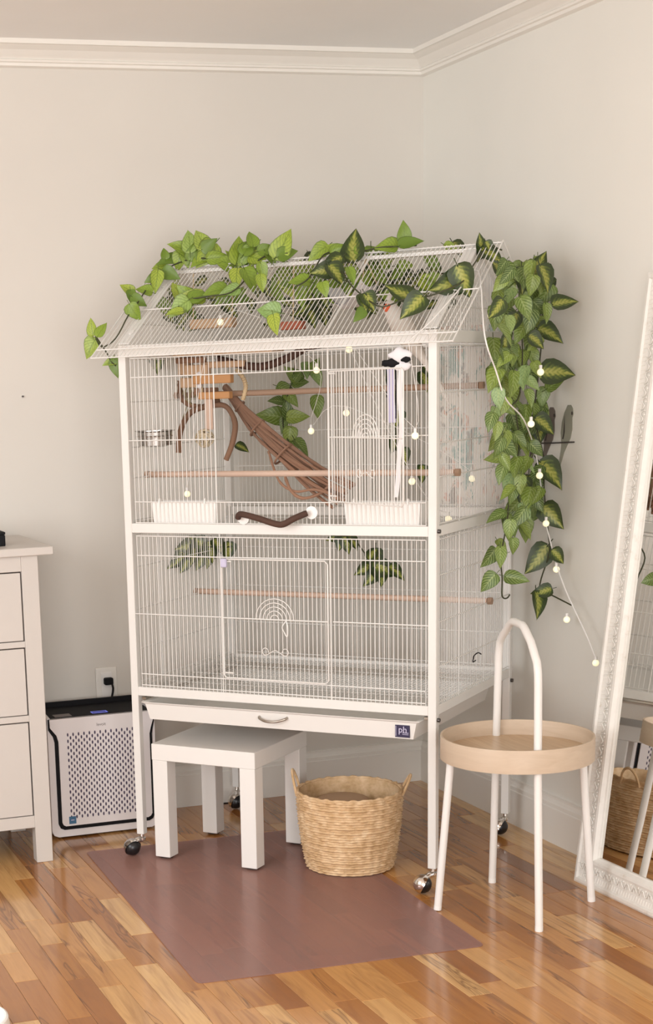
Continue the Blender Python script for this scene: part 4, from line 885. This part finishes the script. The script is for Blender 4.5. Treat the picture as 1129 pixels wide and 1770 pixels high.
STEMS = {'A': [(-0.829,-0.388,1.669),(-0.872,-0.341,1.68),(-0.924,-0.286,1.666),(-0.957,-0.25,1.637),(-0.975,-0.232,1.62),(-1.035,-0.358,1.589),(-1.06,-0.384,1.564),(-1.104,-0.424,1.524),(-1.148,-0.442,1.463),(-1.179,-0.408,1.442),(-1.192,-0.394,1.473),(-1.167,-0.421,1.422),(-1.16,-0.429,1.402),(-1.15,-0.439,1.39)],
'B': [(-0.678,-0.548,1.673),(-0.718,-0.506,1.674),(-0.748,-0.473,1.654),(-0.761,-0.46,1.644),(-0.8,-0.555,1.613),(-0.859,-0.584,1.571),(-0.911,-0.544,1.564),(-0.965,-0.505,1.555),(-0.996,-0.522,1.532)],
'C': [(-0.424,-0.82,1.667),(-0.457,-0.784,1.668),(-0.497,-0.743,1.669),(-0.536,-0.7,1.661),(-0.57,-0.664,1.665),(-0.605,-0.626,1.662),(-0.685,-0.714,1.597),(-0.725,-0.719,1.575)],
'Dk': [(-0.266,-0.989,1.639),(-0.285,-0.969,1.65),(-0.297,-0.955,1.645),(-0.392,-1.053,1.585),(-0.432,-1.079,1.553),(-0.509,-1.058,1.525),(-0.554,-1.019,1.521),(-0.607,-0.997,1.505),(-0.62,-0.927,1.531),(-0.622,-0.833,1.573),(-0.616,-0.766,1.607),(-0.634,-0.712,1.623)],
'HL': [(-0.176,-0.939,1.599),(-0.201,-0.963,1.514),(-0.176,-0.94,1.397),(-0.19,-0.953,1.278),(-0.24,-0.999,1.25),(-0.254,-1.013,1.265),(-0.207,-0.968,1.219),(-0.189,-0.952,1.128),(-0.241,-1.001,1.056),(-0.253,-1.012,0.967),(-0.273,-1.03,0.908),(-0.293,-1.049,0.866),(-0.284,-1.041,0.803),(-0.283,-1.04,0.757),(-0.254,-1.013,0.746),(-0.236,-0.996,0.752)],
'HD': [(-0.299,-1.055,1.645),(-0.176,-0.939,1.602),(-0.082,-0.852,1.578),(-0.05,-0.824,1.459),(-0.065,-0.835,1.336),(-0.087,-0.856,1.214),(-0.05,-0.842,1.103),(-0.05,-0.848,1.009),(-0.05,-0.873,0.899),(-0.05,-0.881,0.844),(-0.05,-0.84,0.768),(-0.05,-0.835,0.735),(-0.05,-0.879,0.73),(-0.05,-1.0,0.711)],
'K': [(-0.554,-0.286,1.393),(-0.564,-0.276,1.33),(-0.581,-0.257,1.264),(-0.585,-0.253,1.196),(-0.566,-0.273,1.136)],
'K2': [(-0.333,-0.522,1.351),(-0.342,-0.513,1.255),(-0.339,-0.516,1.124)],
'I': [(-0.673,-0.407,1.572),(-0.563,-0.525,1.593),(-0.446,-0.651,1.598),(-0.31,-0.795,1.6)],
'I2': [(-0.868,-0.098,1.536),(-0.682,-0.194,1.569),(-0.559,-0.514,1.578),(-0.364,-0.625,1.599),(-0.229,-0.671,1.609)],
'Lw': [(-0.877,-0.043,0.799),(-0.834,-0.089,0.84),(-0.778,-0.149,0.846),(-0.738,-0.192,0.847)],
'Lw2': [(-0.502,-0.444,0.885),(-0.465,-0.484,0.879),(-0.428,-0.523,0.821),(-0.367,-0.589,0.79)]}
def garland(key, label, meshes, group=None, breaks=()):
    pts = [Vector(p) for p in STEMS[key]]
    root = thing('ivy_garland', label, 'garland', pts[0], 0, group)
    seg = [[]]
    for i, p in enumerate(pts):
        if i and (p - pts[i-1]).length > 0.16: seg.append([])
        seg[-1].append(p)
    for s_ in seg:
        if len(s_) < 2: continue
        part(root, 'stem', MB().tube(smooth_path(s_, 4), 0.0021, 5), M['stem'], tuple(pts[0]))
    for i, L in enumerate(LEAVES[key]):
        a = [q / 1000 for q in L]
        P, T, N = Vector(a[0:3]), Vector(a[3:6]).normalized(), Vector(a[6:9]).normalized()
        N = (N - T * N.dot(T)).normalized(); X = T.cross(N)
        o = obj('leaf', meshes[i % len(meshes)], root)
        s_ = a[9]
        Mx = Matrix(((X.x, T.x, N.x), (X.y, T.y, N.y), (X.z, T.z, N.z))).to_4x4()
        o.matrix_local = Matrix.Translation(P - pts[0]) @ Mx @ Matrix.Scale(s_, 4)
    return root
garland('A', 'light green leaf garland over the left end of the cage roof', BM)
garland('B', 'bright green leaf garland bunched over the left half of the ridge and roof front', BM)
garland('C', 'sparse light green garland on the middle of the roof ridge', BM)
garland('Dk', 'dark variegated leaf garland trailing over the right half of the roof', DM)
garland('I', 'green leaf garland lying behind the ridge, seen through the roof bars', BM)
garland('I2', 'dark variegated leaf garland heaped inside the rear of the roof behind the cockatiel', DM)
garland('HL', 'long light green leaf garland hanging down the right rear corner of the cage', LM)
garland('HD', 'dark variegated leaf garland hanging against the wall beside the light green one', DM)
garland('K', 'green leaf garland hanging at the rear of the upper cage behind the twig bundle', LM)
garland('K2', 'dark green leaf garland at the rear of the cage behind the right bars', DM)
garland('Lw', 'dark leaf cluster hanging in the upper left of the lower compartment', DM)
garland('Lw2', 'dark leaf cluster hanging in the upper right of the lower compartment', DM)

# ------------------------------------------------------------------ string lights
WIRE = [(-0.612,-1.16,1.415),(-0.539,-1.135,1.462),(-0.443,-1.085,1.532),(-0.359,-1.036,1.585),(-0.459,-1.259,1.421),(-0.412,-1.229,1.339),(-0.367,-1.2,1.268),(-0.262,-1.102,1.215),(-0.118,-0.913,1.124),(-0.075,-0.873,1.027),(-0.061,-0.859,0.962),(-0.05,-0.88,0.884),(-0.05,-0.919,0.815),(-0.05,-0.969,0.749),(-0.05,-1.025,0.692),(-0.05,-1.082,0.636),(-0.05,-1.129,0.581)]
BULB = [(-0.259,-0.921,1.481),(-0.158,-1.004,1.331),(-0.232,-1.088,1.202),(-0.137,-0.971,1.062),(-0.071,-0.896,0.926),(-0.05,-0.919,0.801),(-0.05,-0.978,0.669),(-0.05,-1.127,0.571)]
BULB2 = [(0.639,0.1,1.406),(0.479,0.25,1.358),(0.392,0.4,1.191),(0.863,-0.012,1.187),(0.792,0.15,1.064),(0.093,0.2,1.028),(0.214,0.2,1.497),(0.835,0.5,1.049),(0.838,0.3,0.954),(0.544,0.3,1.241)]
base = Vector(WIRE[0])
t = thing('string_lights', 'white cord of small warm globe lights draped over the cage and down the wall', 'string lights', base)
part(t, 'cord', MB().tube(smooth_path(WIRE, 5), 0.0019, 6), M['white_plastic'], tuple(base))
inner = [base] + [cagew(*BULB2[i]) + Vector((0, 0, 0.018)) for i in (3, 0, 4, 8, 7, 9, 2, 1, 6, 5)]
part(t, 'cord', MB().tube(smooth_path(inner, 5), 0.0008, 5), M['white_plastic'], tuple(base))
for p in [Vector(b) for b in BULB] + [cagew(*b) for b in BULB2]:
    b = part(t, 'bulb', MB().ball(p, 0.0092, 14), M['bulb'], tuple(base), label='glowing warm white globe')
    part(t, 'socket', MB().tube([p + Vector((0, 0, 0.008)), p + Vector((0, 0, 0.018))], 0.0042, 8), M['white_plastic'], tuple(base), parent=b)

# ------------------------------------------------------------------ wall decal birds
def wallpoly(root, name, poly, m, off, d=0.0012):
    return part(root, name, MB().prism(poly, -0.0002, -d, lambda p, q, t: (t, p, q)), m, off)
off = (-0.001, -0.80, 1.13)
t = thing('wall_decal', 'grey parakeets perched on a wire, a flat decal on the right wall behind the garland', 'wall decal', off)
BP = [(-0.8797, 1.2415), (-0.8974, 1.2415), (-0.9066, 1.2323), (-0.9101, 1.217), (-0.9046, 1.2077), (-0.9058, 1.1769), (-0.8978, 1.1536), (-0.8837, 1.1363), (-0.8666, 1.114), (-0.8468, 1.0758), (-0.8376, 1.0786), (-0.8483, 1.1199), (-0.8507, 1.1356), (-0.8466, 1.1668), (-0.8516, 1.195), (-0.8626, 1.2199)]
for k, (dy, dz, mm) in enumerate(((0, 0, 'decal_grey'), (0.092, -0.006, 'decal_brown'), (0.165, -0.008, 'decal_brown'))):
    b = wallpoly(t, 'parakeet', [(y + dy, z + dz) for y, z in BP], M[mm], off)
    wallpoly(t, 'wing', [(y + dy, z + dz) for y, z in ((-0.866, 1.215), (-0.861, 1.165), (-0.855, 1.150), (-0.862, 1.150), (-0.868, 1.17))], M['decal_dark'], off, 0.0016).parent = b
    wallpoly(t, 'eye', [(-0.9035 + dy + 0.004 * math.cos(a), 1.2195 + dz + 0.005 * math.sin(a)) for a in [2*PI*j/10 for j in range(10)]], M['decal_dark'], off, 0.0016).parent = b
part(t, 'wire', MB().tube([(-0.0022, -0.640, 1.133), (-0.0022, -0.80, 1.138), (-0.0022, -0.918, 1.143)], 0.0021, 6), M['decal_dark'], off)

# ------------------------------------------------------------------ small white side table under the cage
TL = (-0.897826, -0.787191); TA = -0.835757; S, LW, TH, TT = 0.33087, 0.048101, 0.337797, 0.0474
t = thing('side_table', 'small square white side table standing under the cage tray', 'table', (TL[0], TL[1], 0.0025), TA)
part(t, 'table_top', MB().rbox((-S, 0, TH - TT), (0, S, TH), 0.0015, 1), M['white_lacquer'])
for u in (-S + 0.0012, -LW - 0.0012):
    for v in (0.0012, S - LW - 0.0012):
        l = part(t, 'leg', MB().rbox((u, v, 0.005), (u + LW, v + LW, TH - TT), 0.0012, 1), M['white_lacquer'])
        part(t, 'felt_pad', MB().lathe([(0.018, 0), (0.018, 0.006)], (u + LW/2, v + LW/2, 0), 14), M['felt'], parent=l)

# ------------------------------------------------------------------ floor mat
t = tag(part(None, 'floor_mat', MB(), M['vinyl']), 'translucent brownish vinyl mat lying on the floor under the cage', 'mat')
MW, MD_ = 0.717594, 1.153434
poly = []
rc = 0.018
for cx, cy, a0 in ((rc, rc, PI), (MW - rc, rc, 1.5 * PI), (MW - rc, MD_ - rc, 0), (rc, MD_ - rc, 0.5 * PI)):
    for i in range(5): poly.append((cx + rc * math.cos(a0 + i * PI / 8), cy + rc * math.sin(a0 + i * PI / 8)))
t.data = MB().prism(poly, 0.0, 0.0018, lambda p, q, z: (p, q, z)).mesh('floor_mat', M['vinyl'])
t.location = (-1.330424, -1.549548, 0.0004); t.rotation_euler = (0, 0, -0.03563)

# ------------------------------------------------------------------ basket
BK = (-0.635, -0.830)
t = thing('seagrass_basket', 'round woven seagrass basket with two loop handles beside the white side table', 'basket', (*BK, 0.0025))
rows, cols = 30, 180
hgt = 0.216
vs = []; fs = []
def brad(z): 
    k = z / hgt
    return 0.117 + (0.144 - 0.117) * (k ** 0.85) + 0.004 * math.sin(PI * k)
NZ = rows * 3
for i in range(NZ + 1):
    z = hgt * i / NZ
    for j in range(cols):
        a = 2 * PI * j / cols
        row = i // 3
        ph = (j / 2.9 + 0.5 * (row % 2)) * PI * 2 / 2.0
        sub = math.sin(PI * ((i % 3) + 0.5) / 3)
        bump = 0.0068 * sub * (0.30 + 0.70 * abs(math.sin(ph / 2 + 0.25 * math.sin(row * 2.3)))) + 0.0009 * math.sin(1.9 * row + 0.7 * j) + 0.0012 * math.sin(2.7 * row)
        vs.append(((brad(z) + bump) * math.cos(a), (brad(z) + bump) * math.sin(a), z))
for i in range(NZ):
    for j in range(cols): fs.append((i*cols+j, i*cols+(j+1) % cols, (i+1)*cols+(j+1) % cols, (i+1)*cols+j))
o0 = len(vs)
inn = [(brad(hgt) - 0.006, hgt), (brad(hgt * .66) - 0.008, hgt * .66), (brad(hgt * .33) - 0.008, hgt * .33), (0.112, 0.008), (0.0005, 0.008)]
for r_, z in inn:
    for j in range(cols): vs.append((r_ * math.cos(2*PI*j/cols), r_ * math.sin(2*PI*j/cols), z))
for j in range(cols): fs.append((NZ*cols+j, NZ*cols+(j+1) % cols, o0+(j+1) % cols, o0+j))
for i in range(4):
    for j in range(cols): fs.append((o0+i*cols+j, o0+i*cols+(j+1) % cols, o0+(i+1)*cols+(j+1) % cols, o0+(i+1)*cols+j))
fs.append(tuple(range(cols))[::-1])
part(t, 'woven_wall', MB().add(vs, fs, True), M['seagrass'])
rim = MB()
rp = []
for j in range(120):
    a = 2 * PI * j / 120
    rp.append(((brad(hgt) + 0.001 * math.sin(j * 1.7)) * math.cos(a), (brad(hgt)) * math.sin(a), hgt + 0.001 + 0.0012 * math.sin(j * 1.3)))
part(t, 'rim', rim.tube(rp, [0.0045 + 0.0012 * math.sin(j * 1.9) for j in range(120)], 7, closed=True), M['seagrass'])
def handle(a0, span, lift, out):
    r_ = brad(hgt) + 0.003
    pts = []
    for k in range(9):
        s_ = k / 8; a = a0 + span * (s_ - 0.5)
        up = math.sin(PI * s_) ** 0.7
        pts.append(((r_ + out * up) * math.cos(a), (r_ + out * up) * math.sin(a), hgt - 0.012 + (lift + 0.012) * up))
    part(t, 'handle', MB().tube(smooth_path(pts, 3), 0.0038, 7), M['seagrass'])
handle(math.radians(-22), 0.42, 0.040, 0.022)
handle(math.radians(150), 0.50, 0.055, 0.012)
t2 = thing('rattan_box', 'round brown rattan box inside the seagrass basket', 'box', (BK[0] - 0.008, BK[1] + 0.03, 0.0105))
part(t2, 'body', MB().lathe([(0.070, 0), (0.074, 0.05), (0.072, 0.12), (0.070, 0.16)], (0, 0, 0), 36), M['brown_rattan'])
lid = MB().lathe([(0.0, 0.181), (0.05, 0.181), (0.066, 0.179), (0.075, 0.174), (0.077, 0.166), (0.075, 0.160)], (0, 0, 0), 36)
part(t2, 'lid', lid, M['tan_wood'])

# ------------------------------------------------------------------ round tray table
B = (-0.397516, -1.330234)
t = thing('tray_table', 'round birch tray table with white tubular legs and tall arched handle', 'table', (*B, 0))
part(t, 'rim', MB().lathe([(0.1845, 0.391), (0.190, 0.391), (0.190, 0.4475), (0.1893, 0.449), (0.1852, 0.449), (0.1845, 0.4475), (0.1845, 0.391)], (0, 0, 0), 72, True, False), M['birch'], label='bent birch rim')
part(t, 'tray_bottom', MB().lathe([(0.0, 0.402), (0.1843, 0.402), (0.1843, 0.409), (0.0, 0.409)], (0, 0, 0), 72, False), M['birch_tray'])
d = Vector((-0.217, -0.976, 0)); e = Vector((0.976, -0.217, 0))
WL = M['white_lacquer']
tr2 = 0.0098
def T3(r_, z): return d * r_ + Vector((0, 0, z))
hpts = [T3(0.200, 0.012)]
hpts += [T3(0.168, 0.40), T3(0.162, 0.610), T3(0.156, 0.650), T3(0.140, 0.680), T3(0.096, 0.704), T3(0.040, 0.7225)]
hpts = [T3(0.200, 0.012), T3(0.188, 0.16), T3(0.170, 0.40), T3(0.163, 0.60), T3(0.160, 0.630), T3(0.151, 0.655), T3(0.102, 0.697), T3(0.052, 0.722), T3(0.034, 0.7285), T3(-0.030, 0.7285), T3(-0.055, 0.7255), T3(-0.074, 0.716), T3(-0.145, 0.672), T3(-0.160, 0.655), T3(-0.168, 0.630), T3(-0.170, 0.60), T3(-0.182, 0.40), T3(-0.194, 0.16), T3(-0.205, 0.012)]
part(t, 'handle', MB().tube(hpts, tr2, 14), WL, label='white arched handle running down into two legs')
for s_ in (1, -1):
    part(t, 'leg', MB().tube([e * s_ * 0.168 + Vector((0, 0, 0.402)), e * s_ * 0.2005 + Vector((0, 0, 0.012))], tr2, 14), WL)
    part(t, 'foot', MB().tube([e * s_ * 0.2005 + Vector((0, 0, 0.013)), e * s_ * 0.2015 + Vector((0, 0, 0.0022 if s_ < 0 else 0.0))], tr2 + 0.0003, 14), M['white_plastic'])
    part(t, 'foot', MB().tube([d * s_ * (0.2025 + (-s_) * 0.0025) + Vector((0, 0, 0.013)), d * s_ * (0.2025 + (-s_) * 0.0025) + Vector((0, 0, 0.0))], tr2 + 0.0003, 14), M['white_plastic'])

# ------------------------------------------------------------------ leaning mirror
t = thing('floor_mirror', 'large mirror with ornate distressed white frame leaning against the right wall', 'mirror', (-0.152, -1.202, 0))
MYAW = 0.028
O_ = Vector((-0.152, -1.202, 0.0)); TT_ = Vector((-0.022, -1.268, 1.56))
eu = (TT_ - O_).normalized(); ew = Vector((MYAW, -1, 0)).normalized(); en = eu.cross(ew).normalized()
if en.x > 0: en = -en
ML, MWD = (TT_ - O_).length, 0.68
offm = tuple(O_)
FWD = 0.086
def mp(a, b, c): return O_ + ew * a + eu * b + en * c
prof = [(0.0, -0.030), (0.0, -0.004), (0.006, 0.000), (0.014, 0.001), (0.018, -0.004), (0.040, -0.006), (0.062, -0.002), (0.068, 0.000), (0.076, -0.001), (0.082, -0.010), (FWD, -0.012), (FWD, -0.030)]
def rail(kind):
    mb = MB(); n = len(prof); vs = []
    for end in (0, 1):
        for p, c in prof:
            if kind == 'left': vs.append(mp(p, p if end == 0 else ML - p, c))
            if kind == 'right': vs.append(mp(MWD - p, p if end == 0 else ML - p, c))
            if kind == 'bottom': vs.append(mp(p if end == 0 else MWD - p, p, c))
            if kind == 'top': vs.append(mp(p if end == 0 else MWD - p, ML - p, c))
    fs = [(i, (i+1) % n, n + (i+1) % n, n + i) for i in range(n)] + [tuple(range(n))[::-1], tuple(range(n, 2*n))]
    return part(t, 'frame_rail', mb.add(vs, fs), M['frame'], offm)
rails = {k: rail(k) for k in ('left', 'right', 'bottom', 'top')}
for k in ('left', 'bottom'):
    orn = MB(); L_ = ML if k == 'left' else MWD
    s_ = 0.02; i = 0
    while s_ < L_ - 0.02:
        q = (lambda a, b, c: mp(a, b, c)) if k == 'left' else (lambda a, b, c: mp(b, a, c))
        orn.tube([q(0.020, s_, -0.0055), q(0.034, s_ + 0.002, -0.0065)], 0.0022, 5)
        if i % 3 == 0:
            orn.tube(smooth_path([q(0.040, s_ - 0.012, -0.004), q(0.050, s_ - 0.010, -0.002), q(0.056, s_ - 0.002, -0.001), q(0.048, s_ + 0.004, -0.002), q(0.042, s_ + 0.010, -0.003), q(0.050, s_ + 0.016, -0.002), q(0.060, s_ + 0.018, -0.001)], 3), 0.0017, 5)
            orn.ball(q(0.058, s_ + 0.008, -0.003), 0.0032, 8)
        s_ += 0.0105; i += 1
    part(t, 'carving', orn, M['frame'], offm, kind='stuff', parent=rails[k])
part(t, 'glass', MB().add([mp(FWD - 0.004, FWD - 0.004, -0.016), mp(MWD - FWD + 0.004, FWD - 0.004, -0.016), mp(MWD - FWD + 0.004, ML - FWD + 0.004, -0.016), mp(FWD - 0.004, ML - FWD + 0.004, -0.016),
                          mp(FWD - 0.004, FWD - 0.004, -0.020), mp(MWD - FWD + 0.004, FWD - 0.004, -0.020), mp(MWD - FWD + 0.004, ML - FWD + 0.004, -0.020), mp(FWD - 0.004, ML - FWD + 0.004, -0.020)],
                         [(0, 1, 2, 3), (7, 6, 5, 4), (0, 4, 5, 1), (1, 5, 6, 2), (2, 6, 7, 3), (3, 7, 4, 0)]), M['mirror'], offm, label='mirror glass')

# ------------------------------------------------------------------ dresser
DX, DY = -1.3985, -0.443
off = (DX, DY, 0)
t = thing('dresser', 'white wooden chest of drawers against the back wall at the left', 'dresser', off)
Wd = 0.78; Dd = 0.405
X0 = DX - Wd
DM_ = M['dresser']
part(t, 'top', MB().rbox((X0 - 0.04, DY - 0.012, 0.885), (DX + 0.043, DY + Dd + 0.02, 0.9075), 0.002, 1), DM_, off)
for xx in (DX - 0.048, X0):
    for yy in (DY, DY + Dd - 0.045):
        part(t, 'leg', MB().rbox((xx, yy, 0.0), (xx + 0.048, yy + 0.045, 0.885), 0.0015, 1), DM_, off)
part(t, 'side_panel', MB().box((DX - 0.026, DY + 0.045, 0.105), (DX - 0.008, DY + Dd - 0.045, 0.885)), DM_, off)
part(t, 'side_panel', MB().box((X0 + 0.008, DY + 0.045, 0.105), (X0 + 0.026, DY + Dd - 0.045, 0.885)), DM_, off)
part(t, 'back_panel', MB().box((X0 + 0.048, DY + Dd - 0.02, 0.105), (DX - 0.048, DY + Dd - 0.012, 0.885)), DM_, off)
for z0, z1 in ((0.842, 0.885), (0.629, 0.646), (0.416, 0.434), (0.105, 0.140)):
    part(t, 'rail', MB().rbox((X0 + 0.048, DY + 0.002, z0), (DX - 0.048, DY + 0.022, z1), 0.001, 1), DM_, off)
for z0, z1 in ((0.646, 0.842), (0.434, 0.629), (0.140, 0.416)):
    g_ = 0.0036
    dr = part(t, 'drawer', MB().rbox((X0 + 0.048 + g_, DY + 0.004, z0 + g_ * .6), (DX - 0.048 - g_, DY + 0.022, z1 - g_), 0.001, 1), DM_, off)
    part(t, 'gap_shade', MB().box((X0 + 0.048, DY + 0.021, z0), (DX - 0.048, DY + 0.024, z1)), M['gap'], off, parent=dr)  # dark sheet behind the drawer front; shade in the gaps put in as colour
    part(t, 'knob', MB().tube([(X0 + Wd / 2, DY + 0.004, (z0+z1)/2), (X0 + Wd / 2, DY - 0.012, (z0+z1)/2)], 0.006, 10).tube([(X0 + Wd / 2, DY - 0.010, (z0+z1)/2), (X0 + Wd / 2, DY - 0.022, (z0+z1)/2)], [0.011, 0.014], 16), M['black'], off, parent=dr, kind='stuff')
off = (-1.56, -0.30, 0.9075)
t = thing('storage_tin', 'low black tin on top of the dresser at the picture edge', 'tin', off)
part(t, 'body', MB().rbox((-0.09, -0.06, 0), (0.0905, 0.06, 0.032), 0.003, 2), M['black'])
part(t, 'lid', MB().rbox((-0.0905, -0.061, 0.0322), (0.091, 0.061, 0.040), 0.002, 2), M['black'])

# ------------------------------------------------------------------ air purifier
PX0, PX1, PY0, PY1, PH = -1.347, -1.012, -0.228, -0.036, 0.392
off = ((PX0 + PX1) / 2, PY0, 0)
t = thing('air_purifier', 'white air purifier with black outline and slotted front between dresser and cage', 'air purifier', off)
def rrect(x0, x1, z0, z1, r, n=5):
    out = []
    for cx, cz, a0 in ((x0 + r, z0 + r, PI), (x1 - r, z0 + r, 1.5 * PI), (x1 - r, z1 - r, 0), (x0 + r, z1 - r, .5 * PI)):
        for i in range(n + 1): out.append((cx + r * math.cos(a0 + i * PI / 2 / n), cz + r * math.sin(a0 + i * PI / 2 / n)))
    return out
def slab(poly, ya, yb): return MB().prism(poly, ya, yb, lambda p, q, y: (p, y, q))
bodyp = [(p, q) for p, q in rrect(PX0, PX1, 0.006, 0.40, 0.026)]
bodyp = [(p, min(q, 0.372 if True else q)) for p, q in bodyp]
body_poly = [(PX0 + 0.02, 0.006), (PX1 - 0.02, 0.006), (PX1 - 0.006, 0.012), (PX1, 0.026), (PX1, 0.372), (PX0, 0.372), (PX0, 0.026), (PX0 + 0.006, 0.012)]
part(t, 'housing', slab(body_poly, PY0 + 0.004, PY1), M['purifier'], off)
part(t, 'base', MB().rbox((PX0 + 0.03, PY0 + 0.02, 0.0), (PX1 - 0.03, PY1 - 0.01, 0.008), 0.002, 1), M['black'], off)
band_o = [(PX0 + 0.002, 0.372), (PX0 + 0.002, 0.340), (PX0 + 0.016, 0.318), (PX0 + 0.020, 0.300), (PX0 + 0.020, 0.048), (PX0 + 0.026, 0.034), (PX0 + 0.038, 0.028), (PX1 - 0.028, 0.028), (PX1 - 0.016, 0.034), (PX1 - 0.010, 0.048), (PX1 - 0.010, 0.300), (PX1 - 0.007, 0.318), (PX1 - 0.002, 0.340), (PX1 - 0.002, 0.372)]
part(t, 'outline_band', slab(band_o, PY0 + 0.001, PY0 + 0.006), M['black'], off, label='black outline band')
front = [(PX0 + 0.006, 0.372), (PX0 + 0.007, 0.347), (PX0 + 0.026, 0.322), (PX0 + 0.031, 0.302), (PX0 + 0.031, 0.052), (PX0 + 0.035, 0.044), (PX0 + 0.042, 0.040), (PX1 - 0.032, 0.040), (PX1 - 0.024, 0.044), (PX1 - 0.019, 0.052), (PX1 - 0.019, 0.302), (PX1 - 0.014, 0.322), (PX1 - 0.006, 0.347), (PX1 - 0.005, 0.372)]
fp = part(t, 'front_panel', slab(front, PY0 - 0.003, PY0 + 0.006), M['purifier'], off)
slots = MB()
for i in range(27):
    for j in range(27):
        if (i + j) % 2: continue
        cx = PX0 + 0.060 + i * 0.0074 * 1.14 ; cz = 0.322 - j * 0.0098
        if cx > PX1 - 0.045: continue
        slots.add([(cx + 0.0025 * math.cos(a), PY0 - 0.0034, cz + 0.0058 * math.sin(a)) for a in [2*PI*k/8 for k in range(8)]] + [(cx + 0.0025 * math.cos(a), PY0 - 0.0028, cz + 0.0058 * math.sin(a)) for a in [2*PI*k/8 for k in range(8)]],
                  [tuple(range(8))] + [(k, (k+1) % 8, 8 + (k+1) % 8, 8 + k) for k in range(8)])
part(t, 'vent_slots', slots, M['slot'], off, kind='stuff', parent=fp)
text(fp, 'lettering', 'levoit', 0.013, M['grey_print'], (PX0 + 0.165 - off[0], -0.0034, 0.345))
part(t, 'sticker', MB().box((PX0 + 0.052, PY0 - 0.0038, 0.046), (PX0 + 0.074, PY0 - 0.0028, 0.069)), M['blue_label'], off, parent=fp, label='small blue square sticker')
part(t, 'sticker_print', MB().box((PX0 + 0.058, PY0 - 0.0042, 0.0565), (PX0 + 0.068, PY0 - 0.0037, 0.0590)), M['lilac'], off, parent=fp)
part(t, 'top_recess', MB().box((PX0 + 0.010, PY0 + 0.012, 0.366), (PX1 - 0.010, PY1 - 0.008, 0.3735)), M['black'], off, label='black recessed top')
part(t, 'rear_rim', MB().box((PX0 + 0.004, PY1 - 0.010, 0.36), (PX1 - 0.004, PY1 - 0.001, 0.389)), M['black'], off)
for xa in (PX0, PX1 - 0.010):
    part(t, 'side_rim', MB().add([(xa, PY0 + 0.006, 0.36), (xa + 0.01, PY0 + 0.006, 0.36), (xa + 0.01, PY1, 0.36), (xa, PY1, 0.36), (xa, PY0 + 0.006, 0.3745), (xa + 0.01, PY0 + 0.006, 0.3745), (xa + 0.01, PY1, 0.392), (xa, PY1, 0.392)],
                                 [(3, 2, 1, 0), (4, 5, 6, 7), (0, 1, 5, 4), (1, 2, 6, 5), (2, 3, 7, 6), (3, 0, 4, 7)]), M['purifier'], off)
part(t, 'control_light', MB().box((PX0 + 0.15, PY0 + 0.030, 0.3735), (PX0 + 0.195, PY0 + 0.036, 0.3745)).box((PX0 + 0.15, PY0 + 0.052, 0.3735), (PX0 + 0.195, PY0 + 0.056, 0.3745)).box((PX0 + 0.148, PY0 + 0.030, 0.3735), (PX0 + 0.151, PY0 + 0.056, 0.3745)).box((PX0 + 0.194, PY0 + 0.030, 0.3735), (PX0 + 0.197, PY0 + 0.056, 0.3745)), M['blue_led'], off, kind='stuff')
part(t, 'control_strip', MB().box((PX0 + 0.03, PY0 + 0.020, 0.3736), (PX0 + 0.082, PY0 + 0.060, 0.3744)), M['grey_print'], off)

# ------------------------------------------------------------------ outlet and plug
off = (-1.099, 0, 0.36)
t = thing('wall_outlet', 'white wall outlet plate on the back wall above the air purifier', 'outlet', off)
part(t, 'plate', MB().rbox((-1.133, -0.006, 0.355), (-1.064, -0.0005, 0.477), 0.003, 2), M['trim'], off)
part(t, 'socket_block', MB().rbox((-1.116, -0.0075, 0.372), (-1.081, -0.005, 0.462), 0.001, 1), M['white_plastic'], off)
off = (-1.094, -0.02, 0.43)
t = thing('power_plug', 'black power plug and cord in the wall outlet', 'plug', off)
part(t, 'plug_body', MB().rbox((-1.110, -0.030, 0.424), (-1.082, -0.008, 0.446), 0.004, 2), M['black'], off)
part(t, 'cord', MB().tube(smooth_path([(-1.088, -0.022, 0.432), (-1.085, -0.030, 0.415), (-1.089, -0.034, 0.395), (-1.096, -0.034, 0.37), (-1.098, -0.032, 0.33), (-1.10, -0.030, 0.25)], 5), 0.0035, 8), M['black'], off)
t = tag(part(None, 'wall_nail', MB().tube([(0, -0.0002, 0), (0, -0.006, 0)], 0.0028, 10), M['dark_metal']), 'tiny dark nail left in the back wall above the dresser', 'nail')
t.location = (-1.319, 0, 1.316)

# ------------------------------------------------------------------ white bowl at the lower left picture edge
t = thing('pet_bowl', 'white round bowl on the floor at the lower left corner', 'bowl', (-1.892, -1.662, 0.0))
part(t, 'bowl', MB().lathe([(0.0, 0.0), (0.085, 0.0), (0.100, 0.006), (0.104, 0.02), (0.100, 0.045), (0.096, 0.047), (0.092, 0.045), (0.085, 0.012), (0.0, 0.010)], (0, 0, 0), 48), M['white_plastic'])
